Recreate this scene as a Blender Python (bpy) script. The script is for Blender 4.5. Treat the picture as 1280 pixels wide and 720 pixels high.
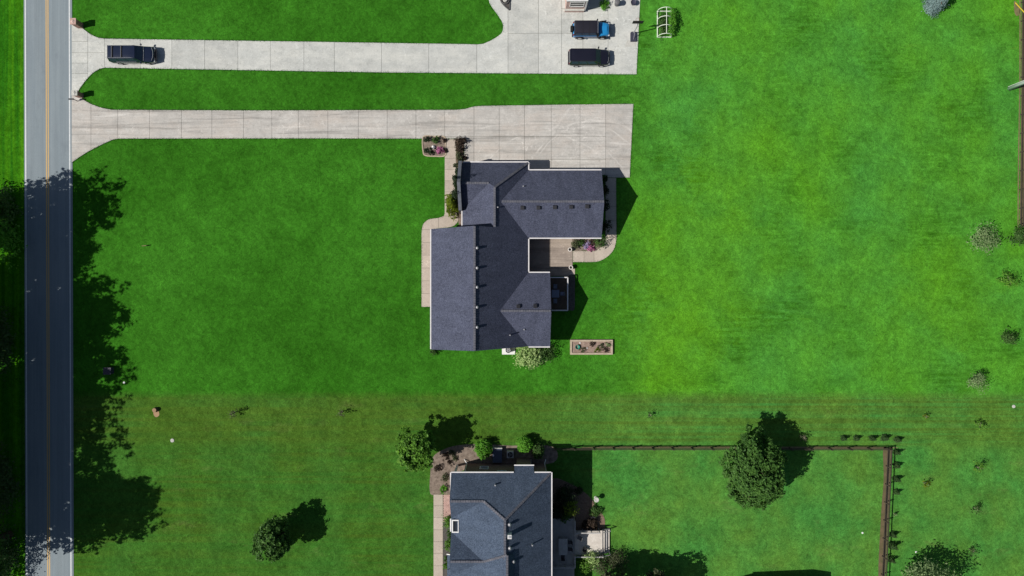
import bpy, bmesh, math, random
import numpy as np
from mathutils import Vector, Matrix

for o in list(bpy.data.objects):
    bpy.data.objects.remove(o)
scene = bpy.context.scene
COL = scene.collection
R = math.radians

# ------------------------------------------------------------------ camera, sky, sun, exposure
CAM_H = 85.0                      # the drone hangs 85 m above the lawn, lens straight down
cam_d = bpy.data.cameras.new('camera')
cam_d.sensor_fit = 'HORIZONTAL'
cam_d.angle = 2 * math.atan(64.0 / CAM_H)
cam_d.clip_end = 6000
cam = bpy.data.objects.new('camera', cam_d)
COL.objects.link(cam)
cam.location = (0, 0, CAM_H)
scene.camera = cam

SUN_EL = 46.0
SHX, SHY = 0.93, 0.25             # metres of shadow per metre of height (east, north)
world = bpy.data.worlds.new('World')
scene.world = world
world.use_nodes = True
nt = world.node_tree
sky = nt.nodes.new('ShaderNodeTexSky')
sky.sky_type = 'NISHITA'
sky.sun_disc = False
sky.sun_elevation = R(SUN_EL)
sun_az = math.atan2(-SHX, -SHY)   # compass bearing of the sun (from +Y, clockwise)
sky.sun_rotation = sun_az
bg = nt.nodes['Background']
bg.inputs[1].default_value = 0.05
nt.links.new(sky.outputs[0], bg.inputs[0])

sd = bpy.data.lights.new('sun', 'SUN')
sd.energy = 4.7
sd.angle = R(0.5)
sd.color = (1.0, 0.955, 0.89)
sun = bpy.data.objects.new('sun', sd)
COL.objects.link(sun)
sun.rotation_euler = Vector((SHX, SHY, -math.hypot(SHX, SHY) * math.tan(R(SUN_EL)))).to_track_quat('-Z', 'Y').to_euler()
sun.location = (-60, -20, 80)

scene.view_settings.view_transform = 'Standard'
scene.view_settings.look = 'None'
scene.view_settings.exposure = 0.0
scene.view_settings.gamma = 1.0
scene.render.engine = 'CYCLES'

# ------------------------------------------------------------------ helpers
def P(px, py, h=0.0):
    """ground plan position of a point at height h, measured on the photograph's 10 px = 1 m ground grid"""
    k = (1 - h / CAM_H) / 10.0
    return ((px - 640) * k, (360 - py) * k)

def tag(o, label=None, cat=None, group=None, kind=None):
    if label: o['label'] = label
    if cat: o['category'] = cat
    if group: o['group'] = group
    if kind: o['kind'] = kind
    return o

def thing(name, label, cat, loc=(0, 0, 0), rz=0.0, group=None):
    o = bpy.data.objects.new(name, None)
    o.empty_display_size = 0.3
    COL.objects.link(o)
    if len(loc) == 2: loc = (loc[0], loc[1], 0)
    o.location = loc
    o.rotation_euler = (0, 0, rz)
    return tag(o, label, cat, group)

def world_loc(o):
    v = Vector((0, 0, 0))
    while o is not None:
        v += Vector(o.location)
        o = o.parent
    return v

class MB:
    def __init__(self):
        self.v = []; self.f = []; self.uv = {}
    def add(self, vs, fs):
        b = len(self.v)
        self.v += [tuple(p) for p in vs]
        self.f += [tuple(i + b for i in f) for f in fs]
        return self
    def box(self, c, s, rz=0.0, m=None):
        hx, hy, hz = s[0] / 2, s[1] / 2, s[2] / 2
        M = Matrix.Rotation(rz, 3, 'Z') if m is None else m
        vs = [M @ Vector((x * hx, y * hy, z * hz)) + Vector(c) for z in (-1, 1) for y in (-1, 1) for x in (-1, 1)]
        return self.add(vs, [(0, 2, 3, 1), (4, 5, 7, 6), (0, 1, 5, 4), (2, 6, 7, 3), (0, 4, 6, 2), (1, 3, 7, 5)])
    def bbox(self, x0, x1, y0, y1, z0, z1):
        return self.box(((x0 + x1) / 2, (y0 + y1) / 2, (z0 + z1) / 2), (abs(x1 - x0), abs(y1 - y0), abs(z1 - z0)))
    def bar(self, a, b, w, t):
        a = Vector(a); b = Vector(b); d = b - a
        q = d.to_track_quat('X', 'Z').to_matrix()
        return self.box((a + b) / 2, (d.length, w, t), m=q)
    def tube(self, pts, rad, n=8, cap=True):
        pts = [Vector(p) for p in pts]
        if not hasattr(rad, '__len__'): rad = [rad] * len(pts)
        vs = []; fs = []
        for i, p in enumerate(pts):
            d = (pts[min(i + 1, len(pts) - 1)] - pts[max(i - 1, 0)])
            q = d.to_track_quat('Z', 'Y').to_matrix()
            for k in range(n):
                a = 2 * math.pi * k / n
                vs.append(p + q @ Vector((math.cos(a) * rad[i], math.sin(a) * rad[i], 0)))
        for i in range(len(pts) - 1):
            for k in range(n):
                fs.append((i * n + k, i * n + (k + 1) % n, (i + 1) * n + (k + 1) % n, (i + 1) * n + k))
        if cap:
            fs.append(tuple(reversed(range(n)))); fs.append(tuple((len(pts) - 1) * n + k for k in range(n)))
        return self.add(vs, fs)
    def lathe(self, c, prof, n=16):
        vs = []; fs = []
        for (r, z) in prof:
            for k in range(n):
                a = 2 * math.pi * k / n
                vs.append((c[0] + r * math.cos(a), c[1] + r * math.sin(a), c[2] + z))
        for i in range(len(prof) - 1):
            for k in range(n):
                fs.append((i * n + k, i * n + (k + 1) % n, (i + 1) * n + (k + 1) % n, (i + 1) * n + k))
        return self.add(vs, fs)
    def prism(self, poly, z0, z1, ch=0.0):
        a = sum(poly[i][0] * poly[(i + 1) % len(poly)][1] - poly[(i + 1) % len(poly)][0] * poly[i][1] for i in range(len(poly)))
        if a < 0: poly = poly[::-1]
        n = len(poly)
        vs = [(p[0], p[1], z0) for p in poly] + [(p[0], p[1], z1) for p in poly]
        fs = [tuple(range(n, 2 * n))] + [(i, (i + 1) % n, n + (i + 1) % n, n + i) for i in range(n)]
        return self.add(vs, fs)
    def plane3(self, pts, t, uv=True):
        """a sloping slab: top polygon pts (3D), thickness t downwards; uv in metres along eave / up slope"""
        pts = [Vector(p) for p in pts]
        nrm = Vector((0, 0, 0))
        for i in range(len(pts)):
            a, b = pts[i], pts[(i + 1) % len(pts)]
            nrm += a.cross(b)
        if nrm.z < 0: pts = pts[::-1]; nrm = -nrm
        nrm.normalize()
        n = len(pts); b0 = len(self.v)
        vs = pts + [p - Vector((0, 0, t)) for p in pts]
        fs = [tuple(range(n)), tuple(reversed(range(n, 2 * n)))] + [(n + i, n + (i + 1) % n, (i + 1) % n, i) for i in range(n)]
        fi = len(self.f)
        self.add(vs, fs)
        up = (Vector((0, 0, 1)) - nrm * nrm.z)
        if up.length < 1e-4: up = Vector((0, 1, 0))
        up.normalize(); e = up.cross(nrm)
        for k in range(len(fs)):
            self.uv[fi + k] = [(vs[i].dot(e), vs[i].dot(up)) for i in fs[k]]
        return self
    def build(self, name, mat, parent=None, local=False, smooth=False, bevel=0.0, data_only=False):
        o0 = Vector((0, 0, 0)) if (local or parent is None) else world_loc(parent)
        me = bpy.data.meshes.new(name)
        me.from_pydata([(x - o0.x, y - o0.y, z - o0.z) for x, y, z in self.v], [], self.f)
        if self.uv:
            ul = me.uv_layers.new(name='UVMap')
            for pi, poly in enumerate(me.polygons):
                if pi in self.uv:
                    for li, c in zip(poly.loop_indices, self.uv[pi]):
                        ul.data[li].uv = c
        me.materials.append(mat)
        if smooth:
            for p in me.polygons: p.use_smooth = True
        if bevel > 0:
            bm = bmesh.new(); bm.from_mesh(me)
            bmesh.ops.remove_doubles(bm, verts=bm.verts, dist=1e-5)
            es = [e for e in bm.edges if len(e.link_faces) == 2 and e.calc_face_angle(0) > 0.5]
            bmesh.ops.bevel(bm, geom=es, offset=bevel, segments=2, affect='EDGES', profile=0.6)
            bm.to_mesh(me); bm.free()
            if smooth:
                for p in me.polygons: p.use_smooth = True
        me.update()
        if data_only: return me
        return link(name, me, parent)

def link(name, me, parent=None, loc=None):
    o = bpy.data.objects.new(name, me)
    COL.objects.link(o)
    if parent is not None: o.parent = parent
    if loc is not None: o.location = loc
    return o

def copy_tree(o, parent=None):
    c = o.copy(); COL.objects.link(c); c.parent = parent
    for ch in [x for x in bpy.data.objects if x.parent == o]:
        copy_tree(ch, c)
    return c

def smooth_path(pts, n=6, closed=False):
    out = []
    m = len(pts)
    rng = range(m if closed else m - 1)
    for i in rng:
        g = (lambda k: pts[k % m]) if closed else (lambda k: pts[max(0, min(m - 1, k))])
        p0, p1, p2, p3 = (Vector(g(i + k)) for k in (-1, 0, 1, 2))
        for j in range(n):
            t = j / n
            out.append(tuple(0.5 * ((2 * p1) + (p2 - p0) * t + (2 * p0 - 5 * p1 + 4 * p2 - p3) * t * t + (3 * p1 - p0 - 3 * p2 + p3) * t ** 3)))
    if not closed: out.append(tuple(pts[-1]))
    return out

def clip_rect(poly, x0, x1, y0, y1):
    def cl(ps, ax, val, keep_ge):
        out = []
        for i in range(len(ps)):
            a, b = ps[i], ps[(i + 1) % len(ps)]
            ia = (a[ax] >= val) == keep_ge; ib = (b[ax] >= val) == keep_ge
            if ia: out.append(a)
            if ia != ib:
                t = (val - a[ax]) / (b[ax] - a[ax])
                out.append((a[0] + (b[0] - a[0]) * t, a[1] + (b[1] - a[1]) * t))
        return out
    for ax, v, k in ((0, x0, True), (0, x1, False), (1, y0, True), (1, y1, False)):
        poly = cl(poly, ax, v, k)
        if len(poly) < 3: return []
    out = []
    for p in poly:
        if not out or math.hypot(p[0] - out[-1][0], p[1] - out[-1][1]) > 0.01: out.append(p)
    if len(out) > 2 and math.hypot(out[0][0] - out[-1][0], out[0][1] - out[-1][1]) < 0.01: out.pop()
    return out if len(out) > 2 else []

def area(poly):
    return abs(sum(poly[i][0] * poly[(i + 1) % len(poly)][1] - poly[(i + 1) % len(poly)][0] * poly[i][1] for i in range(len(poly)))) / 2

# ------------------------------------------------------------------ materials
class NT:
    def __init__(self, name):
        self.m = bpy.data.materials.new(name); self.m.use_nodes = True
        self.t = self.m.node_tree; self.n = self.t.nodes
        self.b = self.n['Principled BSDF']
        self.pos = None
    def node(self, ty, **kw):
        n = self.n.new(ty)
        for k, v in kw.items(): setattr(n, k, v)
        return n
    def put(self, sock, val):
        if hasattr(val, 'is_linked') or isinstance(val, bpy.types.NodeSocket): self.t.links.new(val, sock)
        elif isinstance(val, (tuple, list)) and len(val) == 3 and sock.type == 'RGBA': sock.default_value = (*val, 1)
        else: sock.default_value = val
    def position(self):
        if self.pos is None: self.pos = self.node('ShaderNodeNewGeometry').outputs['Position']
        return self.pos
    def noise(self, scale, detail=4, rough=0.55, vec=None, dist=0.0):
        n = self.node('ShaderNodeTexNoise')
        self.put(n.inputs['Vector'], vec if vec is not None else self.position())
        n.inputs['Scale'].default_value = scale; n.inputs['Detail'].default_value = detail
        n.inputs['Roughness'].default_value = rough; n.inputs['Distortion'].default_value = dist
        return n.outputs['Fac']
    def mapping(self, scale=(1, 1, 1), rz=0.0, vec=None):
        n = self.node('ShaderNodeMapping')
        self.put(n.inputs['Vector'], vec if vec is not None else self.position())
        n.inputs['Scale'].default_value = scale; n.inputs['Rotation'].default_value = (0, 0, rz)
        return n.outputs[0]
    def ramp(self, fac, lo, hi, a=0.0, b=1.0):
        n = self.node('ShaderNodeMapRange')
        self.put(n.inputs['Value'], fac)
        for k, v in zip(('From Min', 'From Max', 'To Min', 'To Max'), (lo, hi, a, b)): self.put(n.inputs[k], v)
        return n.outputs[0]
    def mix(self, fac, a, b, mode='MIX'):
        n = self.node('ShaderNodeMix', data_type='RGBA', blend_type=mode)
        self.put(n.inputs[0], fac); self.put(n.inputs[6], a); self.put(n.inputs[7], b)
        return n.outputs[2]
    def math(self, op, a, b=0.0, clamp=False):
        n = self.node('ShaderNodeMath', operation=op, use_clamp=clamp)
        self.put(n.inputs[0], a); self.put(n.inputs[1], b)
        return n.outputs[0]
    def scalec(self, col, fac):
        n = self.node('ShaderNodeVectorMath', operation='SCALE')
        self.put(n.inputs[0], col); self.put(n.inputs['Scale'], fac)
        return n.outputs[0]
    def sep(self, vec=None):
        n = self.node('ShaderNodeSeparateXYZ'); self.put(n.inputs[0], vec if vec is not None else self.position())
        return n.outputs
    def base(self, col): self.put(self.b.inputs['Base Color'], col); return self
    def set(self, rough=0.8, spec=0.3, metal=0.0, coat=0.0):
        self.b.inputs['Roughness'].default_value = rough
        self.b.inputs['Specular IOR Level'].default_value = spec
        self.b.inputs['Metallic'].default_value = metal
        self.b.inputs['Coat Weight'].default_value = coat
        self.b.inputs['Coat Roughness'].default_value = 0.05
        return self
    def bump(self, h, strength=0.4, dist=0.02):
        n = self.node('ShaderNodeBump')
        n.inputs['Strength'].default_value = strength; n.inputs['Distance'].default_value = dist
        self.put(n.inputs['Height'], h)
        self.t.links.new(n.outputs[0], self.b.inputs['Normal'])
        return self

def plain(name, c1, c2=None, scale=3.0, rough=0.75, spec=0.25, metal=0.0, bump=0.15, bscale=None, coat=0.0, per_obj=0.0):
    k = NT(name).set(rough, spec, metal, coat)
    if c2 is None: c2 = tuple(x * 0.75 for x in c1)
    col = k.mix(k.ramp(k.noise(scale, 5, 0.62), 0.3, 0.72), c1, c2)
    if per_obj:
        oi = k.node('ShaderNodeObjectInfo').outputs['Random']
        col = k.scalec(col, k.ramp(oi, 0, 1, 1 - per_obj, 1 + per_obj))
    k.base(col)
    if bump: k.bump(k.noise(bscale or scale * 5, 4), bump, 0.02)
    return k.m

def leaf_mat(name, dark, light, trans=0.35, rough=0.55, vary=0.45):
    k = NT(name).set(rough, 0.25)
    g = k.node('ShaderNodeNewGeometry')
    rnd = g.outputs['Random Per Island']
    clump = k.ramp(k.noise(0.9, 3), 0.3, 0.7)
    col = k.mix(k.math('ADD', k.math('MULTIPLY', rnd, 0.6), k.math('MULTIPLY', clump, 0.4)), dark, light)
    k.base(col)
    tr = k.node('ShaderNodeBsdfTranslucent'); k.put(tr.inputs[0], col)
    mx = k.node('ShaderNodeMixShader'); mx.inputs[0].default_value = trans
    k.t.links.new(k.b.outputs[0], mx.inputs[1]); k.t.links.new(tr.outputs[0], mx.inputs[2])
    k.t.links.new(mx.outputs[0], k.n['Material Output'].inputs[0])
    return k.m

def lawn_mat():
    k = NT('lawn_grass').set(0.9, 0.0)
    xyz = k.sep()
    X, Y = xyz[0], xyz[1]
    patch = k.ramp(k.noise(0.055, 3, 0.6), 0.35, 0.68)
    mid = k.ramp(k.noise(0.42, 7, 0.72, vec=k.mapping((1, 1, 1), 0.5), dist=0.4), 0.30, 0.70)
    fine = k.ramp(k.noise(1.9, 7, 0.78, vec=k.mapping((1, 1, 1), 0.9), dist=0.7), 0.30, 0.72)
    blade = k.ramp(k.noise(6.3, 4, 0.75, vec=k.mapping((1, 1, 1), 2.1), dist=0.5), 0.28, 0.74)
    deep = (0.026, 0.120, 0.008); fresh = (0.042, 0.176, 0.014)
    yel = (0.082, 0.265, 0.014); cool = (0.030, 0.165, 0.030); olive = (0.058, 0.126, 0.015)
    west = k.mix(patch, deep, fresh)
    # eastern back lawn: lighter, yellower, with cool and dark mown patches
    east = k.mix(k.ramp(k.noise(0.07, 4, 0.62, vec=k.mapping((1, 0.8, 1), 0.3)), 0.30, 0.72), (0.056, 0.232, 0.034), yel)
    diag = k.noise(0.8, 6, 0.75, vec=k.mapping((0.35, 2.4, 1), R(42)), dist=0.3)
    dk = k.math('MULTIPLY', k.ramp(k.noise(0.10, 3), 0.48, 0.66), k.ramp(diag, 0.42, 0.60))
    east = k.mix(k.math('MULTIPLY', dk, 0.85), east, (0.030, 0.128, 0.006))
    lt = k.math('MULTIPLY', k.ramp(k.noise(0.12, 2, vec=k.mapping((1, 1, 1), 1.3)), 0.52, 0.68), k.ramp(diag, 0.58, 0.66))
    east = k.mix(k.math('MULTIPLY', lt, 0.55), east, (0.105, 0.270, 0.026))
    for (cx, cy, rr, amt) in ((22, 3, 13, .42), (19, -7, 9, .36), (55, 0, 8, .36), (28, 16, 9, .26)):
        dd = k.math('SQRT', k.math('ADD', k.math('POWER', k.math('SUBTRACT', X, cx), 2.0), k.math('POWER', k.math('SUBTRACT', Y, cy), 2.0)))
        dd = k.math('ADD', dd, k.ramp(k.noise(0.17, 6, 0.7), 0.2, 0.8, -6, 6))
        east = k.mix(k.math('MULTIPLY', k.ramp(dd, rr * .4, rr, 1, 0), amt), east, (0.092, 0.268, 0.010))
    em = k.ramp(k.math('ADD', X, k.math('MULTIPLY', k.noise(0.08, 3), 14)), 14, 26)
    col = k.mix(em, west, east)
    # the southern plot is mown shorter: duller, striped across
    st = k.noise(0.5, 4, 0.6, vec=k.mapping((0.035, 3.2, 1)))
    st2 = k.noise(0.5, 4, 0.6, vec=k.mapping((1.6, 0.05, 1)))
    so = k.mix(k.ramp(st, 0.38, 0.60), olive, (0.044, 0.136, 0.016))
    so = k.mix(k.math('MULTIPLY', k.ramp(k.noise(0.09, 3, vec=k.mapping((1, 1, 1), 0.7)), 0.40, 0.62), 0.6), so, (0.037, 0.146, 0.022))
    so = k.mix(k.math('MULTIPLY', k.ramp(st2, 0.45, 0.62), 0.30), so, (0.050, 0.138, 0.022))
    se = k.mix(k.ramp(k.noise(0.16, 4, vec=k.mapping((1, 1, 1), 2.0)), 0.36, 0.66), (0.054, 0.205, 0.036), (0.084, 0.205, 0.030))
    so = k.mix(k.ramp(k.math('ADD', X, k.math('MULTIPLY', st, 10)), 8, 18), so, se)
    worn = k.math('MULTIPLY', k.ramp(k.noise(0.32, 5, 0.7, vec=k.mapping((0.5, 1.2, 1))), 0.58, 0.74), 0.35)
    so = k.mix(worn, so, (0.150, 0.165, 0.055))
    band = k.math('MULTIPLY', k.ramp(k.math('ADD', Y, k.math('MULTIPLY', k.noise(0.15, 3), 1.6)), -19.5, -18.0), k.ramp(st, 0.40, 0.56))
    so = k.mix(k.math('MULTIPLY', band, 0.6), so, (0.074, 0.128, 0.016))
    sm = k.ramp(k.math('ADD', Y, k.math('MULTIPLY', k.noise(0.7, 5, 0.7), 1.3)), -13.2, -12.2, 1, 0)
    col = k.mix(sm, col, so)
    # road verge west of the road, striped along the road
    vs = k.noise(0.6, 4, 0.6, vec=k.mapping((1.8, 0.04, 1)))
    vg = k.mix(k.ramp(vs, 0.4, 0.6), (0.022, 0.125, 0.006), (0.060, 0.215, 0.006))
    col = k.mix(k.ramp(X, -61.2, -60.7, 1, 0), col, vg)
    f = k.math('MULTIPLY', k.ramp(mid, 0, 1, 0.74, 1.27), k.math('MULTIPLY', k.ramp(fine, 0, 1, 0.60, 1.44), k.ramp(blade, 0, 1, 0.62, 1.40)))
    col = k.scalec(col, f)
    speck = k.ramp(k.noise(5.5, 2, 0.5, vec=k.mapping((1, 1, 1), 0.9)), 0.66, 0.74)
    col = k.mix(k.math('MULTIPLY', speck, 0.30), col, (0.11, 0.22, 0.04))
    k.base(col)
    h = k.math('ADD', k.math('MULTIPLY', k.noise(2.2, 5, 0.7), 1.0), k.math('MULTIPLY', k.noise(12, 3, 0.7), 0.6))
    k.bump(h, 0.55, 0.10)
    return k.m

def concrete_mat(name, c1, c2, stain, streak=True, rings=False):
    k = NT(name).set(0.88, 0.2)
    oi = k.node('ShaderNodeObjectInfo').outputs['Random']
    a = k.mix(k.ramp(k.noise(0.7, 7, 0.75), 0.32, 0.68), c1, c2)
    blot = k.math('MULTIPLY', k.ramp(k.noise(0.30, 6, 0.75, vec=k.mapping((0.6, 1.3, 1))), 0.46, 0.66), 0.8)
    a = k.mix(blot, a, stain)
    pale = tuple(min(0.82, x * 1.32) for x in c1)
    if streak:
        s = k.noise(1.0, 6, 0.7, vec=k.mapping((0.07, 1.7, 1)), dist=0.9)
        a = k.mix(k.math('MULTIPLY', k.ramp(s, 0.51, 0.64), 0.75), a, tuple(x * 0.68 for x in c2))
        a = k.mix(k.math('MULTIPLY', k.ramp(s, 0.42, 0.33), 0.50), a, pale)
    s2 = k.noise(1.5, 8, 0.8, dist=1.2)
    zone = k.ramp(k.noise(0.16, 3), 0.42, 0.60)
    a = k.mix(k.math('MULTIPLY', k.math('MULTIPLY', k.ramp(s2, 0.55, 0.63), zone), 0.75), a, pale)
    a = k.mix(k.math('MULTIPLY', k.ramp(k.noise(2.2, 5, 0.75, vec=k.mapping((1, 1, 1), 0.8)), 0.58, 0.68), 0.50), a, tuple(x * 0.66 for x in c2))
    if rings:
        g = k.sep()
        for (px, py, rad, w, amt) in ((744, 236, 8.6, .16, .55), (736, 230, 7.2, .10, .45), (640, 330, 17.4, .14, .40), (600, 60, 13.5, .2, .3), (690, 270, 10.6, .12, .4)):
            cx, cy = P(px, py)
            d = k.math('SQRT', k.math('ADD', k.math('POWER', k.math('SUBTRACT', g[0], cx), 2.0), k.math('POWER', k.math('SUBTRACT', g[1], cy), 2.0)))
            d = k.math('ADD', d, k.ramp(k.noise(0.3, 2), 0, 1, -.5, .5))
            band = k.ramp(k.math('ABSOLUTE', k.math('SUBTRACT', d, rad)), w * .3, w, 1, 0)
            a = k.mix(k.math('MULTIPLY', k.math('MULTIPLY', band, k.ramp(k.noise(0.5, 4), 0.42, 0.62)), amt), a, pale)
    a = k.scalec(a, k.ramp(oi, 0, 1, 0.92, 1.06))
    a = k.scalec(a, k.ramp(k.noise(7, 4, 0.75), 0.25, 0.75, 0.86, 1.13))
    k.base(a); k.bump(k.noise(14, 3), 0.15, 0.01)
    return k.m

def asphalt_mat():
    k = NT('road_asphalt').set(0.92, 0.2)
    xyz = k.sep()
    a = k.mix(k.ramp(k.noise(0.5, 6, 0.65, vec=k.mapping((2.0, 0.12, 1))), 0.3, 0.7), (0.208, 0.250, 0.275), (0.245, 0.287, 0.310))
    a = k.mix(k.math('MULTIPLY', k.ramp(k.noise(0.22, 5, 0.7), 0.46, 0.72), 0.4), a, (0.19, 0.225, 0.255))
    a = k.scalec(a, k.ramp(k.noise(16, 3, 0.8), 0.2, 0.8, 0.86, 1.14))
    lane = k.noise(0.9, 5, 0.7, vec=k.mapping((2.6, 0.03, 1), -0.003))
    a = k.scalec(a, k.ramp(lane, 0.3, 0.7, 0.88, 1.10))
    a = k.mix(k.math('MULTIPLY', k.ramp(k.noise(0.6, 6, 0.75, vec=k.mapping((1, .35, 1), 0.4)), 0.56, 0.68), 0.30), a, (0.14, 0.165, 0.19))
    k.base(a); k.bump(k.noise(30, 3), 0.2, 0.01)
    return k.m

def shingle_mat(name, c1, c2, c3):
    k = NT(name).set(0.93, 0.12)
    uv = k.node('ShaderNodeUVMap').outputs[0]
    br = k.node('ShaderNodeTexBrick')
    br.offset = 0.5; br.offset_frequency = 2
    k.put(br.inputs['Vector'], uv); k.put(br.inputs['Color1'], c1); k.put(br.inputs['Color2'], c2)
    k.put(br.inputs['Mortar'], tuple(x * 0.45 for x in c1))
    br.inputs['Scale'].default_value = 1.0; br.inputs['Mortar Size'].default_value = 0.012
    br.inputs['Brick Width'].default_value = 0.32; br.inputs['Row Height'].default_value = 0.15
    br.inputs['Bias'].default_value = -0.1
    col = k.mix(k.ramp(k.noise(4.5, 4, 0.75), 0.35, 0.7), br.outputs['Color'], c3)
    n = k.noise(9, 3, 0.8)
    col = k.scalec(col, k.ramp(n, 0.25, 0.75, 0.55, 1.5))
    col = k.scalec(col, k.ramp(k.noise(0.6, 5, 0.7, vec=k.mapping((1.4, 0.5, 1), 0.0, uv)), 0.3, 0.7, 0.82, 1.18))
    k.base(col); k.bump(k.math('ADD', br.outputs['Fac'], n), 0.5, 0.02)
    return k.m

def brick_mat(name, c1, c2, mortar):
    k = NT(name).set(0.9, 0.15)
    br = k.node('ShaderNodeTexBrick')
    g = k.sep()
    cb = k.node('ShaderNodeCombineXYZ')
    k.put(cb.inputs[0], k.math('ADD', g[0], g[1])); k.put(cb.inputs[1], g[2])
    k.put(br.inputs['Vector'], cb.outputs[0])
    k.put(br.inputs['Color1'], c1); k.put(br.inputs['Color2'], c2); k.put(br.inputs['Mortar'], mortar)
    br.inputs['Scale'].default_value = 1.0; br.inputs['Brick Width'].default_value = 0.22; br.inputs['Row Height'].default_value = 0.075
    br.inputs['Mortar Size'].default_value = 0.008
    k.base(k.scalec(br.outputs['Color'], k.ramp(k.noise(3, 4), 0.3, 0.7, 0.8, 1.15)))
    k.bump(br.outputs['Fac'], 0.3, -0.01)
    return k.m

M = {}
M['lawn'] = lawn_mat()
M['asphalt'] = asphalt_mat()
M['line_white'] = plain('road_paint_white', (0.72, 0.74, 0.74), (0.52, 0.55, 0.56), 6, 0.7)
M['line_yellow'] = plain('road_paint_yellow', (0.62, 0.40, 0.14), (0.50, 0.35, 0.17), 5, 0.7)
M['conc_light'] = concrete_mat('concrete_pale', (0.545, 0.555, 0.525), (0.42, 0.43, 0.405), (0.62, 0.62, 0.57), streak=False)
M['conc_old'] = concrete_mat('concrete_weathered', (0.53, 0.51, 0.475), (0.395, 0.378, 0.35), (0.50, 0.45, 0.40), rings=True)
M['conc_warm'] = concrete_mat('concrete_warm', (0.50, 0.435, 0.37), (0.42, 0.36, 0.305), (0.46, 0.40, 0.33), streak=False)
M['conc_patio'] = concrete_mat('concrete_patio', (0.38, 0.32, 0.27), (0.29, 0.24, 0.205), (0.45, 0.38, 0.30))
M['joint'] = plain('joint_soil', (0.16, 0.155, 0.135), (0.11, 0.12, 0.08), 2.0, 0.95)
M['shingle'] = shingle_mat('shingle_slate_grey', (0.068, 0.076, 0.116), (0.050, 0.057, 0.090), (0.086, 0.095, 0.138))
M['shingle_blue'] = shingle_mat('shingle_blue_grey', (0.061, 0.084, 0.128), (0.046, 0.065, 0.103), (0.081, 0.107, 0.153))
M['cap'] = plain('ridge_cap_shingle', (0.15, 0.15, 0.175), (0.075, 0.08, 0.10), 2.2, 0.9)
M['gutter'] = plain('gutter_white', (0.74, 0.72, 0.72), (0.62, 0.60, 0.60), 2.0, 0.5)
M['pvc'] = plain('pvc_pipe', (0.72, 0.78, 0.66), (0.64, 0.70, 0.58), 2.0, 0.45)
M['white'] = plain('white_paint', (0.80, 0.80, 0.79), (0.70, 0.70, 0.68), 2.0, 0.5)
M['brick_red'] = brick_mat('brick_red', (0.25, 0.105, 0.075), (0.33, 0.15, 0.11), (0.42, 0.38, 0.34))
M['brick_pink'] = brick_mat('brick_pink', (0.50, 0.31, 0.27), (0.58, 0.38, 0.33), (0.62, 0.56, 0.52))
M['brick_dark'] = brick_mat('brick_brown', (0.18, 0.10, 0.085), (0.22, 0.13, 0.11), (0.26, 0.22, 0.20))
M['siding'] = plain('wall_siding', (0.42, 0.38, 0.34), (0.36, 0.33, 0.30), 1.0)
M['glass'] = plain('window_glass', (0.03, 0.035, 0.045), (0.02, 0.025, 0.03), 1.0, 0.06, 0.5, bump=0)
M['mulch'] = plain('mulch_brown', (0.13, 0.085, 0.06), (0.25, 0.18, 0.135), 5, 0.95, bump=0.8, bscale=9)
M['mulch_pale'] = plain('mulch_grey_brown', (0.115, 0.088, 0.070), (0.30, 0.24, 0.195), 2.4, 0.95, bump=0.8, bscale=9)
M['mulch_dark'] = plain('mulch_dark', (0.055, 0.05, 0.047), (0.13, 0.12, 0.11), 5, 0.95, bump=0.8, bscale=9)
M['soil'] = plain('garden_soil', (0.22, 0.15, 0.12), (0.36, 0.27, 0.22), 4, 0.95, bump=0.9, bscale=8)
M['timber'] = plain('weathered_timber', (0.52, 0.44, 0.33), (0.34, 0.27, 0.20), 3, 0.85)
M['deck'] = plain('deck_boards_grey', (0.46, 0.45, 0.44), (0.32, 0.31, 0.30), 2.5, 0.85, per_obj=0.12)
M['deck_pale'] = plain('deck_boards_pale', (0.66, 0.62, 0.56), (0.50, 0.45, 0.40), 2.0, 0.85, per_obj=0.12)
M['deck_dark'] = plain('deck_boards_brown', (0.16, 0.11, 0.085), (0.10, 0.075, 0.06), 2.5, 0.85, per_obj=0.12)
M['fence'] = plain('fence_wood', (0.075, 0.060, 0.045), (0.045, 0.038, 0.03), 3, 0.9)
M['fence_top'] = plain('fence_wood_pale', (0.30, 0.24, 0.17), (0.20, 0.16, 0.11), 3, 0.9)
M['straw'] = plain('dry_grass', (0.22, 0.175, 0.09), (0.11, 0.12, 0.045), 2.2, 0.95, bump=0.8, bscale=8)
M['straw_brown'] = plain('dry_brown_grass', (0.165, 0.115, 0.070), (0.085, 0.085, 0.035), 1.6, 0.95, bump=0.8, bscale=8)
M['dirt'] = plain('bare_dirt', (0.42, 0.27, 0.16), (0.30, 0.20, 0.12), 3, 0.95)
M['metal'] = plain('galvanised_metal', (0.50, 0.50, 0.52), (0.40, 0.40, 0.42), 3, 0.45, 0.5, 0.4, bump=0)
M['dark_metal'] = plain('dark_metal', (0.035, 0.035, 0.04), (0.025, 0.025, 0.03), 4, 0.5, 0.4, bump=0)
M['grey_plastic'] = plain('grey_plastic', (0.16, 0.16, 0.165), (0.12, 0.12, 0.125), 4, 0.55)
M['base_plastic'] = plain('slate_plastic', (0.055, 0.055, 0.085), (0.04, 0.04, 0.06), 4, 0.5)
M['ac_blue'] = plain('navy_metal', (0.045, 0.06, 0.10), (0.035, 0.045, 0.08), 4, 0.45, 0.4)
M['bark'] = plain('tree_bark', (0.12, 0.09, 0.065), (0.07, 0.055, 0.04), 6, 0.95, bump=0.6)
M['bark_pale'] = plain('tree_bark_pale', (0.34, 0.30, 0.22), (0.24, 0.22, 0.16), 6, 0.95)
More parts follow.
